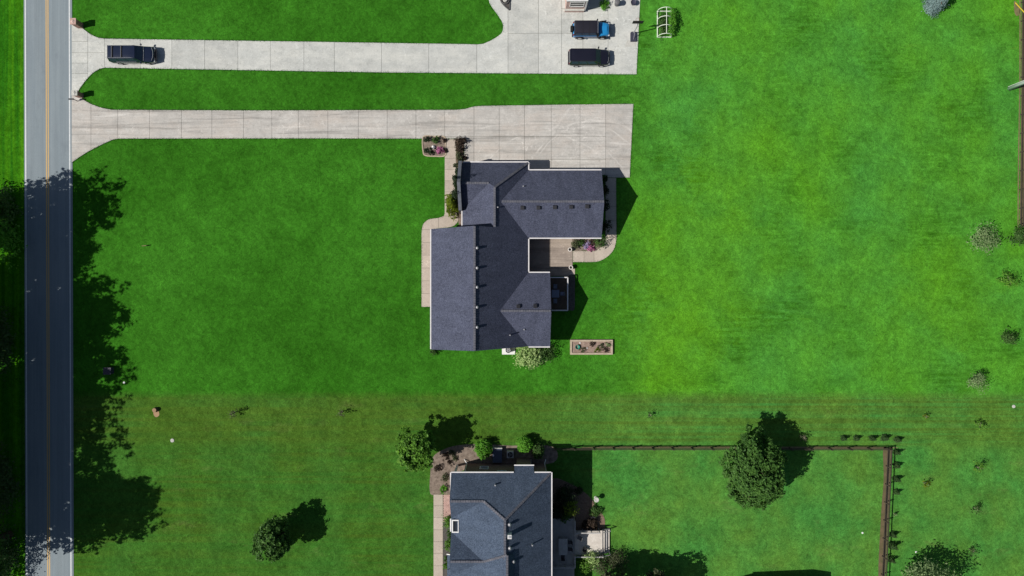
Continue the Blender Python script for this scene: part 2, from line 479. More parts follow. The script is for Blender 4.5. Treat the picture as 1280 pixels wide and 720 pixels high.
M['teal'] = plain('teal_plastic', (0.03, 0.27, 0.20), (0.02, 0.20, 0.15), 3, 0.4)
M['terracotta'] = plain('pot_pale', (0.70, 0.66, 0.62), (0.60, 0.56, 0.52), 5, 0.7)
M['pot_soil'] = plain('pot_soil', (0.04, 0.03, 0.025), (0.02, 0.02, 0.015), 5, 0.95)
M['pole'] = plain('pole_concrete', (0.72, 0.75, 0.78), (0.62, 0.65, 0.68), 2, 0.8)
M['yellow'] = plain('guy_guard_yellow', (0.75, 0.58, 0.05), (0.66, 0.48, 0.04), 2, 0.5)
M['stone'] = plain('pale_stone', (0.55, 0.54, 0.50), (0.42, 0.42, 0.38), 4, 0.85)
M['parapet'] = plain('parapet_stone', (0.15, 0.16, 0.19), (0.10, 0.11, 0.13), 2, 0.9)
M['stone_dark'] = plain('dark_stone', (0.11, 0.11, 0.11), (0.06, 0.06, 0.06), 4, 0.85)
# vehicles
M['paint_navy'] = plain('car_paint_navy', (0.010, 0.016, 0.040), (0.009, 0.014, 0.036), 1, 0.22, 0.5, coat=1.0, bump=0)
M['paint_black'] = plain('car_paint_black', (0.012, 0.011, 0.020), (0.010, 0.010, 0.018), 1, 0.25, 0.5, coat=1.0, bump=0)
M['paint_blue'] = plain('car_paint_blue', (0.020, 0.25, 0.56), (0.020, 0.24, 0.54), 1, 0.28, 0.5, coat=0.7, bump=0)
M['hardtop'] = plain('black_hardtop', (0.014, 0.013, 0.022), (0.012, 0.011, 0.018), 8, 0.55, 0.4)
M['car_glass'] = plain('car_glass', (0.040, 0.062, 0.100), (0.030, 0.048, 0.080), 1, 0.18, 0.35, bump=0)  # blue of the reflected sky painted into the glass base colour
M['side_reflection'] = plain('dusty_side_reflection', (0.13, 0.14, 0.21), (0.11, 0.12, 0.18), 2, 0.35, 0.4, bump=0)  # grey of a dusty reflection, painted on as the side colour
M['slate_furniture'] = plain('slate_furniture', (0.20, 0.22, 0.30), (0.15, 0.17, 0.24), 4, 0.5)
M['tyre'] = plain('tyre_rubber', (0.018, 0.018, 0.018), (0.012, 0.012, 0.012), 8, 0.85)
M['rim'] = plain('alloy_rim', (0.55, 0.55, 0.57), (0.48, 0.48, 0.5), 3, 0.3, 0.5, 0.8, bump=0)
M['trim'] = plain('black_trim', (0.022, 0.022, 0.024), (0.016, 0.016, 0.018), 5, 0.6)
M['chrome'] = plain('chrome_trim', (0.62, 0.63, 0.66), (0.55, 0.56, 0.6), 3, 0.2, 0.5, 0.7, bump=0)
M['lamp_clear'] = plain('headlight_lens', (0.62, 0.64, 0.66), (0.5, 0.52, 0.55), 3, 0.12, 0.6, bump=0)
M['lamp_red'] = plain('tail_light_red', (0.30, 0.01, 0.01), (0.22, 0.008, 0.008), 3, 0.2, 0.5, bump=0)
# foliage
M['leaf_bright'] = leaf_mat('leaf_bright', (0.045, 0.140, 0.016), (0.190, 0.400, 0.045))
M['leaf_mid'] = leaf_mat('leaf_mid', (0.030, 0.085, 0.018), (0.105, 0.205, 0.045))
M['leaf_dark'] = leaf_mat('leaf_dark', (0.024, 0.068, 0.020), (0.085, 0.160, 0.045))
M['leaf_tree'] = leaf_mat('leaf_tree', (0.026, 0.085, 0.016), (0.125, 0.270, 0.050))
M['leaf_vivid'] = leaf_mat('leaf_vivid', (0.050, 0.190, 0.016), (0.190, 0.480, 0.045))
M['leaf_yellow'] = leaf_mat('leaf_yellow_green', (0.060, 0.110, 0.008), (0.240, 0.300, 0.018))
M['leaf_pale'] = leaf_mat('leaf_pale', (0.180, 0.340, 0.080), (0.560, 0.680, 0.300))
M['leaf_grey'] = leaf_mat('leaf_grey', (0.095, 0.170, 0.060), (0.330, 0.440, 0.200))
M['leaf_olive'] = leaf_mat('leaf_olive', (0.050, 0.075, 0.030), (0.150, 0.160, 0.085))
M['leaf_spruce'] = leaf_mat('leaf_spruce', (0.110, 0.180, 0.185), (0.360, 0.480, 0.480))
M['leaf_plum'] = leaf_mat('leaf_plum', (0.022, 0.016, 0.013), (0.095, 0.065, 0.045))
M['leaf_deep'] = leaf_mat('leaf_evergreen', (0.008, 0.018, 0.007), (0.025, 0.045, 0.014), trans=0.15)  # very dark green of evergreens and dark shrubs
M['flower_pink'] = leaf_mat('flower_pink', (0.32, 0.09, 0.20), (0.62, 0.22, 0.42), 0.2)
M['flower_lilac'] = leaf_mat('flower_lilac', (0.22, 0.17, 0.34), (0.46, 0.40, 0.58), 0.2)

# ------------------------------------------------------------------ the setting: ground, road, driveways, walks
rng = random.Random(7)
ground = MB()
ground.add([(-1500, -1500, 0), (1500, -1500, 0), (1500, 1500, 0), (-1500, 1500, 0)], [(0, 1, 2, 3)])
tag(ground.build('ground', M['lawn']), 'mown green lawn around the houses', None, kind='structure')

def road_x(px, Y): return (px - 640) / 10 - Y * 0.003
def road_strip(px0, px1, y0, y1, z0, z1):
    m = MB()
    m.prism([(road_x(px0, y0), y0), (road_x(px1, y0), y0), (road_x(px1, y1), y1), (road_x(px0, y1), y1)], z0, z1)
    return m
road = tag(road_strip(30.9, 91.2, -300, 300, -0.2, 0.030).build('road', M['asphalt']), 'two lane grey asphalt road', None, kind='structure')
road_strip(32.2, 33.6, -300, 300, 0.0305, 0.036).build('edge_line', M['line_white'], road)
road_strip(87.2, 88.6, -300, 300, 0.0305, 0.036).build('edge_line', M['line_white'], road)
road_strip(58.2, 59.5, -300, 300, 0.0305, 0.036).build('centre_line', M['line_yellow'], road)
road_strip(60.6, 61.9, -300, 300, 0.0305, 0.036).build('centre_line', M['line_yellow'], road)

def paving(name, label, outline_px, xs, ys, mat, gap=0.034, z=0.055):
    out = [P(*p) for p in outline_px]
    base = MB().prism(out, -0.1, 0.016).build(name, M['joint'])
    tag(base, label, None, kind='structure')
    X = sorted([-900.0] + [P(x, 0)[0] for x in xs] + [900.0])
    for i in range(len(X) - 1):
        mid = (max(X[i], -64) + min(X[i + 1], 64)) / 2 * 10 + 640
        act = [y if not hasattr(y, '__len__') else y[0] for y in ys if not hasattr(y, '__len__') or y[1] < mid < y[2]]
        Y = sorted([-900.0] + [P(0, y)[1] for y in act] + [900.0])
        for j in range(len(Y) - 1):
            c = clip_rect(out, X[i] + gap / 2, X[i + 1] - gap / 2, Y[j] + gap / 2, Y[j + 1] - gap / 2)
            if c and area(c) > 0.15:
                MB().prism(c, 0.0, z + rng.uniform(-0.006, 0.006)).build('slab', mat, base)
    return base

n_drive = ([(90, 30)] + smooth_path([(97, 31.5), (104, 36), (112, 42), (121, 46.5), (131, 48.5)], 4) + [(380, 52.2), (598, 55.6)]
           + smooth_path([(604, 55), (614, 50.5), (623, 45), (628, 39.5), (628.5, 30), (623, 20), (615, 9), (611, 0), (610, -20)], 4)
           + [(801, -20), (799, 20), (795.5, 93)] + [(480, 90.6), (220, 86.3), (131, 84.7)] + smooth_path([(125, 86), (116, 91.5), (108, 100), (101, 109), (98, 114)], 4) + [(98, 116), (90, 116)])
nd = paving('driveway', 'pale concrete driveway of the northern neighbour', n_drive,
            [110, 131, 175.5, 215, 256, 297.5, 338, 380, 418, 477, 536, 596, 635, 673, 702, 728.6, 760], [(42, 620, 900), (66, 0, 131), (52, 0, 110), (79, 0, 110), (92, 0, 110), (11, 700, 760)], M['conc_light'])
s_drive = ([(90, 116.4), (98, 116.4)] + smooth_path([(99, 119), (105, 125), (114, 130), (126, 134.5), (140, 137.4)], 4) + [(330, 138.2), (570, 137.4)]
           + smooth_path([(582, 136.2), (592, 133.4), (602, 132.5)], 4) + [(700, 131), (791.5, 130), (787, 222), (757, 222), (757, 219), (656, 219), (656, 207), (580.4, 207), (580.4, 173.6), (400, 173), (149, 173.3)]
           + smooth_path([(140, 175), (126, 181.5), (108, 191), (90, 203)], 4))
paving('driveway', 'weathered concrete driveway leading to the garage of the slate roofed house', s_drive,
       [114, 147.5, 187, 227, 265, 304.5, 340, 373, 410, 448, 484, 520, 556, 592.5, 624, 655.5, 689, 725, 757], [(170.8, 556, 900), (199.5, 655, 900)], M['conc_old'])
walk_px = ([(556, 173.8), (570, 173.8), (570, 262)] + smooth_path([(570.5, 266), (573, 272), (571, 279), (564, 283.5), (548, 285.5)], 4) + [(541, 287), (541, 383.5), (527, 383.5), (527, 290)]
           + smooth_path([(527.5, 286), (530, 279), (537, 274), (548, 272.5), (555, 270)], 4) + [(556, 266)])
paving('front_walk', 'narrow warm concrete walk curving along the front of the slate roofed house', walk_px, [548], [184, 198, 212, 226, 240, 254, 270, 287, 303, 319, 335, 351, 367], M['conc_warm'], 0.03)
paving('patio', 'tan concrete patio in the corner of the slate roofed house', [(655, 296), (715.5, 296), (715.5, 335), (711, 345), (655, 345)], [688], [335.2], M['conc_patio'], 0.03, 0.075)
ewalk = [(757, 222.5), (770, 222.5), (770.5, 297)] + smooth_path([(770, 302), (767, 312), (759, 321), (748, 326.6), (738, 327.6)], 4) + [(716, 327.6), (716, 313.8), (744, 313.8), (750, 306), (757, 302)]
paving('garden_walk', 'pale concrete walk curving from the garage side to the patio', ewalk, [730, 742.5], [240, 258, 276, 297], M['conc_warm'], 0.03)
paving('patio_edge', 'small concrete strip below the patio', [(712, 336), (718.5, 336), (718.5, 343.5), (712, 343.5)], [], [], M['conc_warm'], 0.03)
paving('front_walk', 'straight concrete walk beside the blue grey roofed house', [(542, 618), (553.5, 618), (553.5, 760), (542, 760)], [], [632, 647, 662, 677, 692, 707], M['conc_warm'], 0.03)
# brick paving strip
bp = MB().prism([P(553.8, 618), P(564, 618), P(564, 652), P(553.8, 652)], -0.05, 0.02).build('brick_paving', M['joint'])
tag(bp, 'strip of pink brick paving by the blue grey roofed house', None, kind='structure')
bx0, by1 = P(553.8, 618); bx1, by0 = P(564, 652)
pm = MB(); yy = by0; r = 0
while yy < by1 - 0.05:
    xx = bx0 + (0.11 if r % 2 else 0)
    while xx < bx1 - 0.05:
        pm.bbox(xx + 0.008, min(xx + 0.212, bx1), yy + 0.008, yy + 0.098, 0.0, 0.045 + rng.uniform(-.004, .004)); xx += 0.22
    yy += 0.106; r += 1
tag(pm.build('paver', M['brick_pink'], bp), kind='stuff')

# ------------------------------------------------------------------ foliage
def leaf_mesh(name, mat, n, radii, leaf, seed, center=(0, 0, 0), per=14, spread=0.16, inner=0.35, bump=0.28, shape='ball', up=0.7, base=0.0, lobes=16, lobe_r=0.42):
    g = np.random.default_rng(seed)
    nc = max(6, n // per)
    d = g.normal(size=(nc, 3)); d /= np.linalg.norm(d, axis=1)[:, None]
    if base: d[:, 2] = np.where(d[:, 2] < -base, -d[:, 2], d[:, 2])
    ph = g.uniform(0, 6.28, 8); fr = g.uniform(1.5, 4.5, (8, 3))
    lump = 1 + bump * sum(np.sin(d @ fr[k] * 1.6 + ph[k]) for k in range(8)) / 3.2
    rad = (inner + (1 - inner) * g.uniform(0, 1, nc) ** 0.45) * lump
    if shape == 'cone':
        t = 1 - np.sqrt(g.uniform(0, 1, nc))
        a = g.uniform(0, 6.28, nc); q = (1 - t) * (0.45 + 0.55 * g.uniform(0, 1, nc) ** 0.4) * (1 + bump * np.sin(a * 3 + t * 9))
        cc = np.stack([np.cos(a) * q, np.sin(a) * q, t * 2 - 1], 1)
    elif shape == 'lobes':
        # leaf masses: smaller balls of foliage set through the crown, each with its own lit top
        nl = lobes; ld = g.normal(size=(nl, 3)); ld /= np.linalg.norm(ld, axis=1)[:, None]
        lc = ld * (g.uniform(0.15, 1, nl) ** 0.5 * (1 - lobe_r * .8))[:, None]
        lr = lobe_r * g.uniform(0.7, 1.25, nl)
        pick = g.integers(0, nl, nc)
        cc = lc[pick] + d * (lr[pick] * (0.45 + 0.55 * g.uniform(0, 1, nc) ** 0.5))[:, None]
        lobe_c = np.repeat(lc[pick], per, axis=0)
    else:
        cc = d * rad[:, None]
    pts = np.repeat(cc, per, axis=0) + g.normal(size=(nc * per, 3)) * spread
    pts = pts * np.array(radii) + np.array(center)
    m = len(pts)
    outw = (pts - np.array(center)) / np.array(radii)
    if shape == 'lobes': outw = outw - lobe_c * 0.75
    outw /= (np.linalg.norm(outw, axis=1)[:, None] + 1e-6)
    nr = g.normal(size=(m, 3)) * .75 + outw * 1.1; nr[:, 2] = np.abs(nr[:, 2]) + up * .6; nr /= np.linalg.norm(nr, axis=1)[:, None]
    ref = g.normal(size=(m, 3)); u = np.cross(nr, ref); u /= np.linalg.norm(u, axis=1)[:, None]; w = np.cross(nr, u)
    s = leaf * g.uniform(0.55, 1.3, m)[:, None]
    asp = g.uniform(0.4, 0.75, m)[:, None]
    v = np.stack([pts - u * s * .5, pts + w * s * asp * .5 + nr * s * .1, pts + u * s * .5, pts - w * s * asp * .5 + nr * s * .1], 1).reshape(-1, 3)
    keep = np.ones(m, bool)
    if base is not None: v[:, 2] = np.maximum(v[:, 2], 0.02)
    f = np.arange(m * 4).reshape(m, 4)
    me = bpy.data.meshes.new(name)
    me.from_pydata(v.tolist(), [], f.tolist())
    me.materials.append(mat)
    me.update()
    return me

def trunk_mb(h, r, seed, cz, radii, limbs=6, lean=0.0):
    g = random.Random(seed); m = MB()
    m.tube([(0, 0, -0.05), (0.03 * h * lean, 0.01 * h, h * .35), (0.04 * h * lean, 0, h * .65), (0, 0, h * .9)], [r * 1.3, r, r * .7, r * .25], 8)
    for k in range(limbs):
        a = 6.28 * k / limbs + g.uniform(-.4, .4); z0 = h * g.uniform(.28, .6)
        e = (math.cos(a) * radii[0] * .72, math.sin(a) * radii[1] * .72, cz + radii[2] * g.uniform(-.25, .5))
        mid = (e[0] * .45, e[1] * .45, z0 + (e[2] - z0) * .6)
        m.tube([(0, 0, z0), mid, e], [r * .55, r * .35, r * .1], 6)
    return m

def tree(name, label, cat, xy, h, radii, mat, n, leaf, seed, cz=None, group=None, r=0.16, bark='bark', rz=0.0, z0=0.0, **kw):
    o = thing(name, label, cat, (xy[0], xy[1], z0), rz, group)
    cz = cz if cz is not None else h - radii[2]
    trunk_mb(h, r, seed, cz, radii).build('trunk', M[bark], o, local=True, smooth=True)
    link('crown', leaf_mesh('crown', M[mat], n, radii, leaf, seed, (0, 0, cz), **kw), o)
    return o

def shrub(name, label, xy, radii, mat, n, leaf, seed, cat='shrub', group=None, z0=0.0, shape='ball', **kw):
    o = thing(name, label, cat, (xy[0], xy[1], z0), 0, group)
    st = MB()
    for k in range(4):
        a = k * 1.57 + seed; st.tube([(0, 0, 0), (math.cos(a) * radii[0] * .4, math.sin(a) * radii[1] * .4, radii[2] * .9)], [.035, .012], 5)
    st.build('stem', M['bark'], o, local=True)
    link('foliage', leaf_mesh('foliage', M[mat], n, radii, leaf, seed, (0, 0, radii[2] * (0.95 if shape == 'ball' else 1.0)), shape=shape, **kw), o)
    return o

def sheet(name, label, pts_px, mat, z=0.03, smooth=True, n=5, cat=None, structure=True):
    pts = [P(*p) for p in pts_px]
    if smooth: pts = smooth_path(pts, n, closed=True)
    o = MB().prism(pts, -0.05, z).build(name, mat)
    return tag(o, label, cat, kind='structure' if structure else None)

# ------------------------------------------------------------------ houses
def vpoly(m, pts, off):
    n = len(pts); off = Vector(off)
    a = [Vector(p) for p in pts]; vs = a + [p + off for p in a]
    m.add(vs, [tuple(range(n)), tuple(reversed(range(n, 2 * n)))] + [(i, n + i, n + (i + 1) % n, (i + 1) % n) for i in range(n)])
    return m

def window(parent, c, w, h, axis, name='window', frame='white', pane='glass'):
    """c centre on the wall face, axis 'x+','x-','y+','y-' the way it looks"""
    s = 1 if axis[1] == '+' else -1
    f = MB(); p = MB()
    def bx(m, du, dz, su, sz, d0, d1):
        if axis[0] == 'x': m.bbox(c[0] + s * d0, c[0] + s * d1, c[1] + du - su / 2, c[1] + du + su / 2, c[2] + dz - sz / 2, c[2] + dz + sz / 2)
        else: m.bbox(c[0] + du - su / 2, c[0] + du + su / 2, c[1] + s * d0, c[1] + s * d1, c[2] + dz - sz / 2, c[2] + dz + sz / 2)
    t = 0.08
    bx(f, -w / 2, 0, t, h + t, 0, .06); bx(f, w / 2, 0, t, h + t, 0, .06)
    bx(f, 0, h / 2, w - t, t, 0, .06); bx(f, 0, -h / 2, w - t, t, 0, .075)
    if name == 'window': bx(f, 0, 0, w - t, .05, 0, .05)
    fr = f.build(name, M[frame], parent)
    bx(p, 0, 0, w - t, h - t, 0.005, .025)
    p.build('pane' if name == 'window' else 'panel', M[pane], fr)
    return fr

def caps(parent, segs, mat='cap'):
    for a, b in segs:
        m = MB()
        a = Vector(a); b = Vector(b); n = max(1, int((b - a).length / 0.28))
        for i in range(n):
            p = a.lerp(b, (i + .06) / n); q = a.lerp(b, (i + .94) / n)
            dz = Vector((0, 0, 0.028 + 0.012 * ((i * 7) % 3)))
            m.bar(p + dz, q + dz, 0.26, 0.03)
        tag(m.build('ridge_cap', M[mat], parent), kind='stuff')

def gutters(parent, segs, w=0.13, drop=0.03):
    for a, b in segs:
        a = Vector(a) - Vector((0, 0, drop)); b = Vector(b) - Vector((0, 0, drop))
        MB().bar(a, b, w, 0.11).build('gutter', M['gutter'], parent)

# ---- house with the slate grey roof
H1 = thing('house', 'large L shaped house with slate grey shingle roof in the middle of the lawn', 'house', (-2.0, 3.0, 0))
wl = MB().prism([(-9.3, -6.8), (1.55, -6.8), (1.55, -6.65), (4.2, -6.65), (4.2, 1.43), (1.55, 1.43), (1.55, 6.5), (10.3, 6.5), (10.3, 13.8), (1.55, 13.8), (1.55, 14.75), (-5.6, 14.75), (-5.6, 6.7), (-9.3, 6.7)], 0, 2.86)
wall1 = wl.build('wall', M['brick_red'], H1)
for pts, off in (([(-9.3, -6.8, 2.86), (1.5, -6.8, 2.86), (1.5, -6.8, 3.0), (-4.29, -6.8, 7.15), (-9.3, -6.8, 3.2)], (0, .2, 0)),
                 ([(-9.3, 6.7, 2.86), (1.5, 6.7, 2.86), (1.5, 6.7, 3.0), (-4.29, 6.7, 7.15), (-9.3, 6.7, 3.2)], (0, -.2, 0)),
                 ([(10.3, 6.5, 2.86), (10.3, 13.8, 2.86), (10.3, 10.14, 5.05)], (-.2, 0, 0)),
                 ([(4.2, -6.65, 2.86), (4.2, 1.43, 2.86), (4.2, -2.68, 5.1)], (-.2, 0, 0))):
    vpoly(MB(), pts, off).build('gable_wall', M['siding'], H1)
# the front gable rises as a stone parapet above its roof
vpoly(MB(), [(-6.0, 9.3, 0), (-6.0, 15.2, 0), (-6.0, 15.2, 3.75), (-6.0, 12.3, 6.2), (-6.0, 9.3, 3.75)], (-.38, 0, 0)).build('parapet', M['parapet'], H1)
T = 0.16
planes1 = [
    [(-9.72, -7.4, 3.2), (-4.29, -7.2, 7.4), (-4.29, 7.1, 7.4), (-9.72, 7.1, 3.2)],
    [(-4.29, -7.2, 7.4), (1.95, -7.06, 2.9), (1.95, 15.16, 2.9), (-2.04, 11.74, 5.78), (-2.04, 7.1, 5.78), (-4.29, 7.1, 7.4)],
    [(-5.98, 7.0, 2.9), (-2.04, 7.0, 5.78), (-2.04, 11.74, 5.78), (-2.7, 12.3, 5.3), (-5.98, 9.45, 2.9)],
    [(-5.98, 15.16, 2.9), (1.95, 15.16, 2.9), (-2.04, 11.74, 5.78), (-2.7, 12.3, 5.3), (-5.98, 12.3, 5.3)],
    [(-5.98, 12.3, 5.3), (-2.7, 12.3, 5.3), (-5.98, 9.45, 2.9)],
    [(-1.33, 10.14, 5.26), (1.95, 14.2, 2.91), (10.82, 14.2, 2.91), (10.82, 10.14, 5.26)],
    [(-1.33, 10.14, 5.26), (1.95, 6.08, 2.91), (10.82, 6.08, 2.91), (10.82, 10.14, 5.26)],
    [(-1.43, -2.68, 5.33), (1.95, 1.83, 2.91), (4.6, 1.83, 2.91), (4.6, -2.68, 5.33)],
    [(-1.43, -2.68, 5.33), (1.95, -7.05, 2.91), (4.6, -7.05, 2.91), (4.6, -2.68, 5.33)],
]
roof1 = None
for i, pl in enumerate(planes1):
    m = MB().plane3(pl, T)
    if roof1 is None: roof1 = m.build('roof', M['shingle'], H1)
    else: m.build('roof_slope', M['shingle'], roof1)
caps(roof1, [((-4.29, -7.15, 7.4), (-4.29, 7.05, 7.4)), ((-2.04, 7.1, 5.78), (-2.04, 11.74, 5.78)), ((-5.9, 12.3, 5.3), (-2.7, 12.3, 5.3)),
             ((-2.04, 11.74, 5.78), (1.9, 15.1, 2.93)), ((-1.2, 10.14, 5.26), (10.8, 10.14, 5.26)), ((-1.3, -2.68, 5.33), (4.55, -2.68, 5.33))])
gutters(H1, [((-9.78, -7.35, 3.2), (-9.78, 7.05, 3.2)), ((-5.95, 15.22, 2.9), (1.99, 15.22, 2.9)), ((2.02, 14.27, 2.9), (2.02, 15.16, 2.9)), ((2.09, 14.27, 2.9), (10.8, 14.27, 2.9)),
             ((2.09, 6.01, 2.9), (10.8, 6.01, 2.9)), ((2.02, 1.97, 2.9), (2.02, 5.94, 2.9)), ((2.02, 1.9, 2.9), (4.58, 1.9, 2.9)), ((2.0, -7.12, 2.9), (4.58, -7.12, 2.9)), ((-6.05, 7.2, 2.9), (-6.05, 9.4, 2.9))])
def e1(x): return 2.9 + 0.721 * (1.95 - x)
for py in (310, 335, 359, 384, 409):
    x = -3.98; y = P(0, py, 7.2)[1]
    v = MB().lathe((x, y, e1(x) - .05), [(0.10, 0), (0.10, .20), (0.17, .22), (0.17, .27), (0.0, .31)], 10).build('roof_vent', M['metal'], H1, smooth=True)
for px, py in ((653, 259.5), (673, 259.5), (693.5, 259), (714, 258.6), (734, 258)):
    x, y = P(px, py, 5.0); z = 5.26 - .579 * (10.14 - y)
    MB().box((x, y, z + .10), (.46, .44, .26), m=Matrix.Rotation(math.atan(.579), 3, 'X')).build('roof_vent', M['dark_metal'], H1, bevel=.03)
for px, py in ((648, 383), (669, 382.5)):
    x, y = P(px, py, 5.0); z = 5.33 - .537 * abs(y + 2.68)
    MB().box((x, y, z + .10), (.44, .42, .26), m=Matrix.Rotation(-math.atan(.537), 3, 'X')).build('roof_vent', M['dark_metal'], H1, bevel=.03)
for (px, py, z, zz) in ((637.5, 418.5, None, .55), (654, 233, 'n', .3), (622.5, 261, None, .3), (655, 412, 's', .25)):
    x, y = P(px, py, 4.2)
    z = e1(x) if z is None else (5.26 - .579 * abs(y - 10.14) if z == 'n' else 5.33 - .537 * abs(y + 2.68))
    MB().tube([(x, y, z - .1), (x, y, z + zz)], .075, 8).build('vent_pipe', M['metal'], H1)
for xx in (3.3, 6.0, 8.7):
    window(H1, (xx, 13.8, 1.15), 2.3, 2.15, 'y+', 'garage_door', 'white', 'white')
for (c, ax) in (((-9.3, -5, 1.5), 'x-'), ((-9.3, -2, 1.5), 'x-'), ((-9.3, 3.8, 1.5), 'x-'), ((-5.6, 12.3, 1.5), 'x-'), ((-6, -6.8, 1.5), 'y-'), ((2.8, -6.65, 1.5), 'y-'), ((7.8, 6.5, 1.5), 'y-'), ((10.3, 10, 1.5), 'x+'), ((1.55, 4.6, 1.4), 'x+')):
    window(H1, c, 1.2, 1.3, ax)
window(H1, (-9.3, 1.0, 1.06), 1.0, 2.05, 'x-', 'door', 'white', 'brick_dark')
window(H1, (4.2, -1.0, 1.5), 1.6, 2.0, 'x+', 'door', 'white', 'glass')

# ---- house with the blue grey roof
H2 = thing('house', 'tall two storey house with blue grey hipped roof at the bottom edge', 'house', (-1.0, -30.0, 0))
MB().prism([(-5.75, -21.9), (4.2, -21.9), (4.2, -46), (-5.75, -46)], 0, 5.6).build('wall', M['brick_dark'], H2)
MB().bbox(0.55, 2.3, -21.9, -21.2, 0, 4.95).build('chimney_wall', M['brick_dark'], H2)
E2 = 5.7
ap = -3.23
vy = 2.65
planes2 = [
    [(4.57, -21.55, E2), (-.8, -25.87, 9.2), (ap, -24.2, 7.85), (-7.09, -24.2, 7.85), (-7.09, -21.55, E2)],
    [(4.57, -21.55, E2), (4.57, -46, E2), (-.8, -46, 9.2), (-.8, -25.87, 9.2)],
    [(-7.09, -24.2, 7.85), (ap, -24.2, 7.85), (-7.09, -24.2 - vy, E2)],
    [(-7.09, -24.2 - vy, E2), (ap, -24.2, 7.85), (-.8, -25.87, 9.2), (-.8, -30.3, 9.2), (ap, -31.05, 7.85), (-7.09, -31.05 + vy, E2)],
    [(-7.09, -31.05 + vy, E2), (ap, -31.05, 7.85), (-7.09, -31.05, 7.85)],
    [(-7.09, -31.05, 7.85), (ap, -31.05, 7.85), (-7.09, -31.05 - 2.3, 5.98)],
    [(ap, -31.05, 7.86), (-.55, -29.7, 9.42), (-.55, -46, 9.42), (-7.6, -46, 5.35), (-7.6, -33.0, 5.35)],
    [(-.55, -29.7, 9.42), (-.55, -46, 9.42), (0.2, -46, 8.6), (0.2, -29.9, 8.6)],
    [(0.28, -21.57, 5.70), (2.55, -21.57, 5.70), (2.55, -20.88, 5.15), (0.28, -20.88, 5.15)],
]
roof2 = None
for pl in planes2:
    m = MB().plane3(pl, 0.17)
    if roof2 is None: roof2 = m.build('roof', M['shingle_blue'], H2)
    else: m.build('roof_slope', M['shingle_blue'], roof2)
caps(roof2, [((4.5, -21.6, E2 + .02), (-.8, -25.87, 9.2)), ((-.8, -25.87, 9.2), (ap, -24.2, 7.85)), ((-7.0, -24.2, 7.85), (ap, -24.2, 7.85)), ((-.8, -25.87, 9.2), (-.8, -30.3, 9.2)),
             ((-7.0, -31.05, 7.85), (ap, -31.05, 7.85)), ((ap, -31.05, 7.86), (-.55, -29.7, 9.42)), ((-.55, -29.7, 9.42), (-.55, -40, 9.42))])
gutters(H2, [((-7.09, -21.48, E2), (0.2, -21.48, E2)), ((2.63, -21.48, E2), (4.56, -21.48, E2)), ((4.64, -21.5, E2), (4.64, -46, E2)), ((0.25, -20.81, 5.13), (2.6, -20.81, 5.13)),
             ((-7.16, -21.5, E2), (-7.16, -24.0, E2)), ((-7.16, -26.9, E2), (-7.16, -28.4, E2))])
for (x, xk) in ((-5.6, -.35), (2.35, .0), (4.05, .15)):
    MB().tube([(x, -21.5, 5.55), (x, -21.82, 5.2), (x, -21.82, 0.5), (x + xk, -21.4, 0.12)], .055, 6).build('downspout', M['white'], H2)
for c in ((-3.4, -21.9, 2.2), (-1.2, -21.9, 4.2)):
    window(H2, c, 1.0, 1.1, 'y+')
for y in (-24.5, -27, -34, -38): window(H2, (4.2, y, 1.6), 1.3, 1.5, 'x+')
for y in (-24.2, -31.0): window(H2, (-5.75, y, 4.0), 1.4, 1.4, 'x-')
window(H2, (-5.75, -27.5, 1.06), 1.1, 2.05, 'x-', 'door', 'white', 'brick_dark')
for y in (-24.2, -31.05):
    gb = MB(); vpoly(gb, [(-6.8, y + 2.4, E2 - .1), (-6.8, y - 2.4, E2 - .1), (-6.8, y, 7.65)], (.2, 0, 0)); gb.build('gable_wall', M['siding'], H2)
for y in (-22.2, -26.5, -29.0, -33.0): MB().bbox(-6.95, -6.7, y - .12, y + .12, 0, 5.6).build('porch_column', M['white'], H2)
# white framed dormer at the front eave
dm = MB(); dx0, dx1, dy0, dy1 = -6.98, -6.18, -28.35, -26.85
dm.bbox(dx0, dx1, dy0, dy0 + .13, 5.3, 6.25); dm.bbox(dx0, dx1, dy1 - .13, dy1, 5.3, 6.25); dm.bbox(dx0, dx0 + .14, dy0 + .13, dy1 - .13, 5.3, 6.25); dm.bbox(dx1 - .08, dx1, dy0 + .13, dy1 - .13, 5.3, 6.3)
do = dm.build('dormer', M['white'], H2)
MB().bbox(dx0 + .14, dx1 - .08, dy0 + .13, dy1 - .13, 5.4, 6.1).build('dormer_pane', M['glass'], do)
def e2(x): return 9.2 - (x + .8) * .652
for px, py in ((637, 655.5), (637.3, 685), (642, 703)):
    x, y = P(px, py, 9.0); z = max(e2(x), 0)
    MB().lathe((x, y, z - .05), [(0.11, 0), (0.11, .22), (0.19, .26), (0.19, .34), (0.0, .40)], 10).build('roof_vent', M['metal'], H2, smooth=True)
x, y = P(637, 670.5, 9.5); z = e2(x)
fl = MB().bbox(x - .22, x + .22, y - .22, y + .22, z - .3, z + .85).build('flue', M['white'], H2)
MB().bbox(x - .14, x + .14, y - .14, y + .14, z + .851, z + .90).build('flue_cap', M['metal'], fl)
for px, py in ((665.5, 683.5),):
    x, y = P(px, py, 8.0); MB().tube([(x, y, e2(x) - .1), (x, y, e2(x) + .5)], .08, 8).build('vent_pipe', M['metal'], H2)
x, y = P(619, 605.5, 6.6); z = E2 + .81 * (-21.55 - y)
MB().tube([(x, y, z - .1), (x, y, z + .5)], .08, 8).build('vent_pipe', M['metal'], H2)
# low porch roof at the front left
MB().plane3([(-7.75, -31.9, 3.6), (-7.15, -31.9, 3.9), (-7.15, -40, 3.9), (-7.75, -40, 3.6)], .12).build('porch_roof', M['shingle_blue'], H2)
MB().bar((-7.8, -31.85, 3.58), (-7.15, -31.85, 3.88), .09, .12).build('fascia', M['white'], H2)

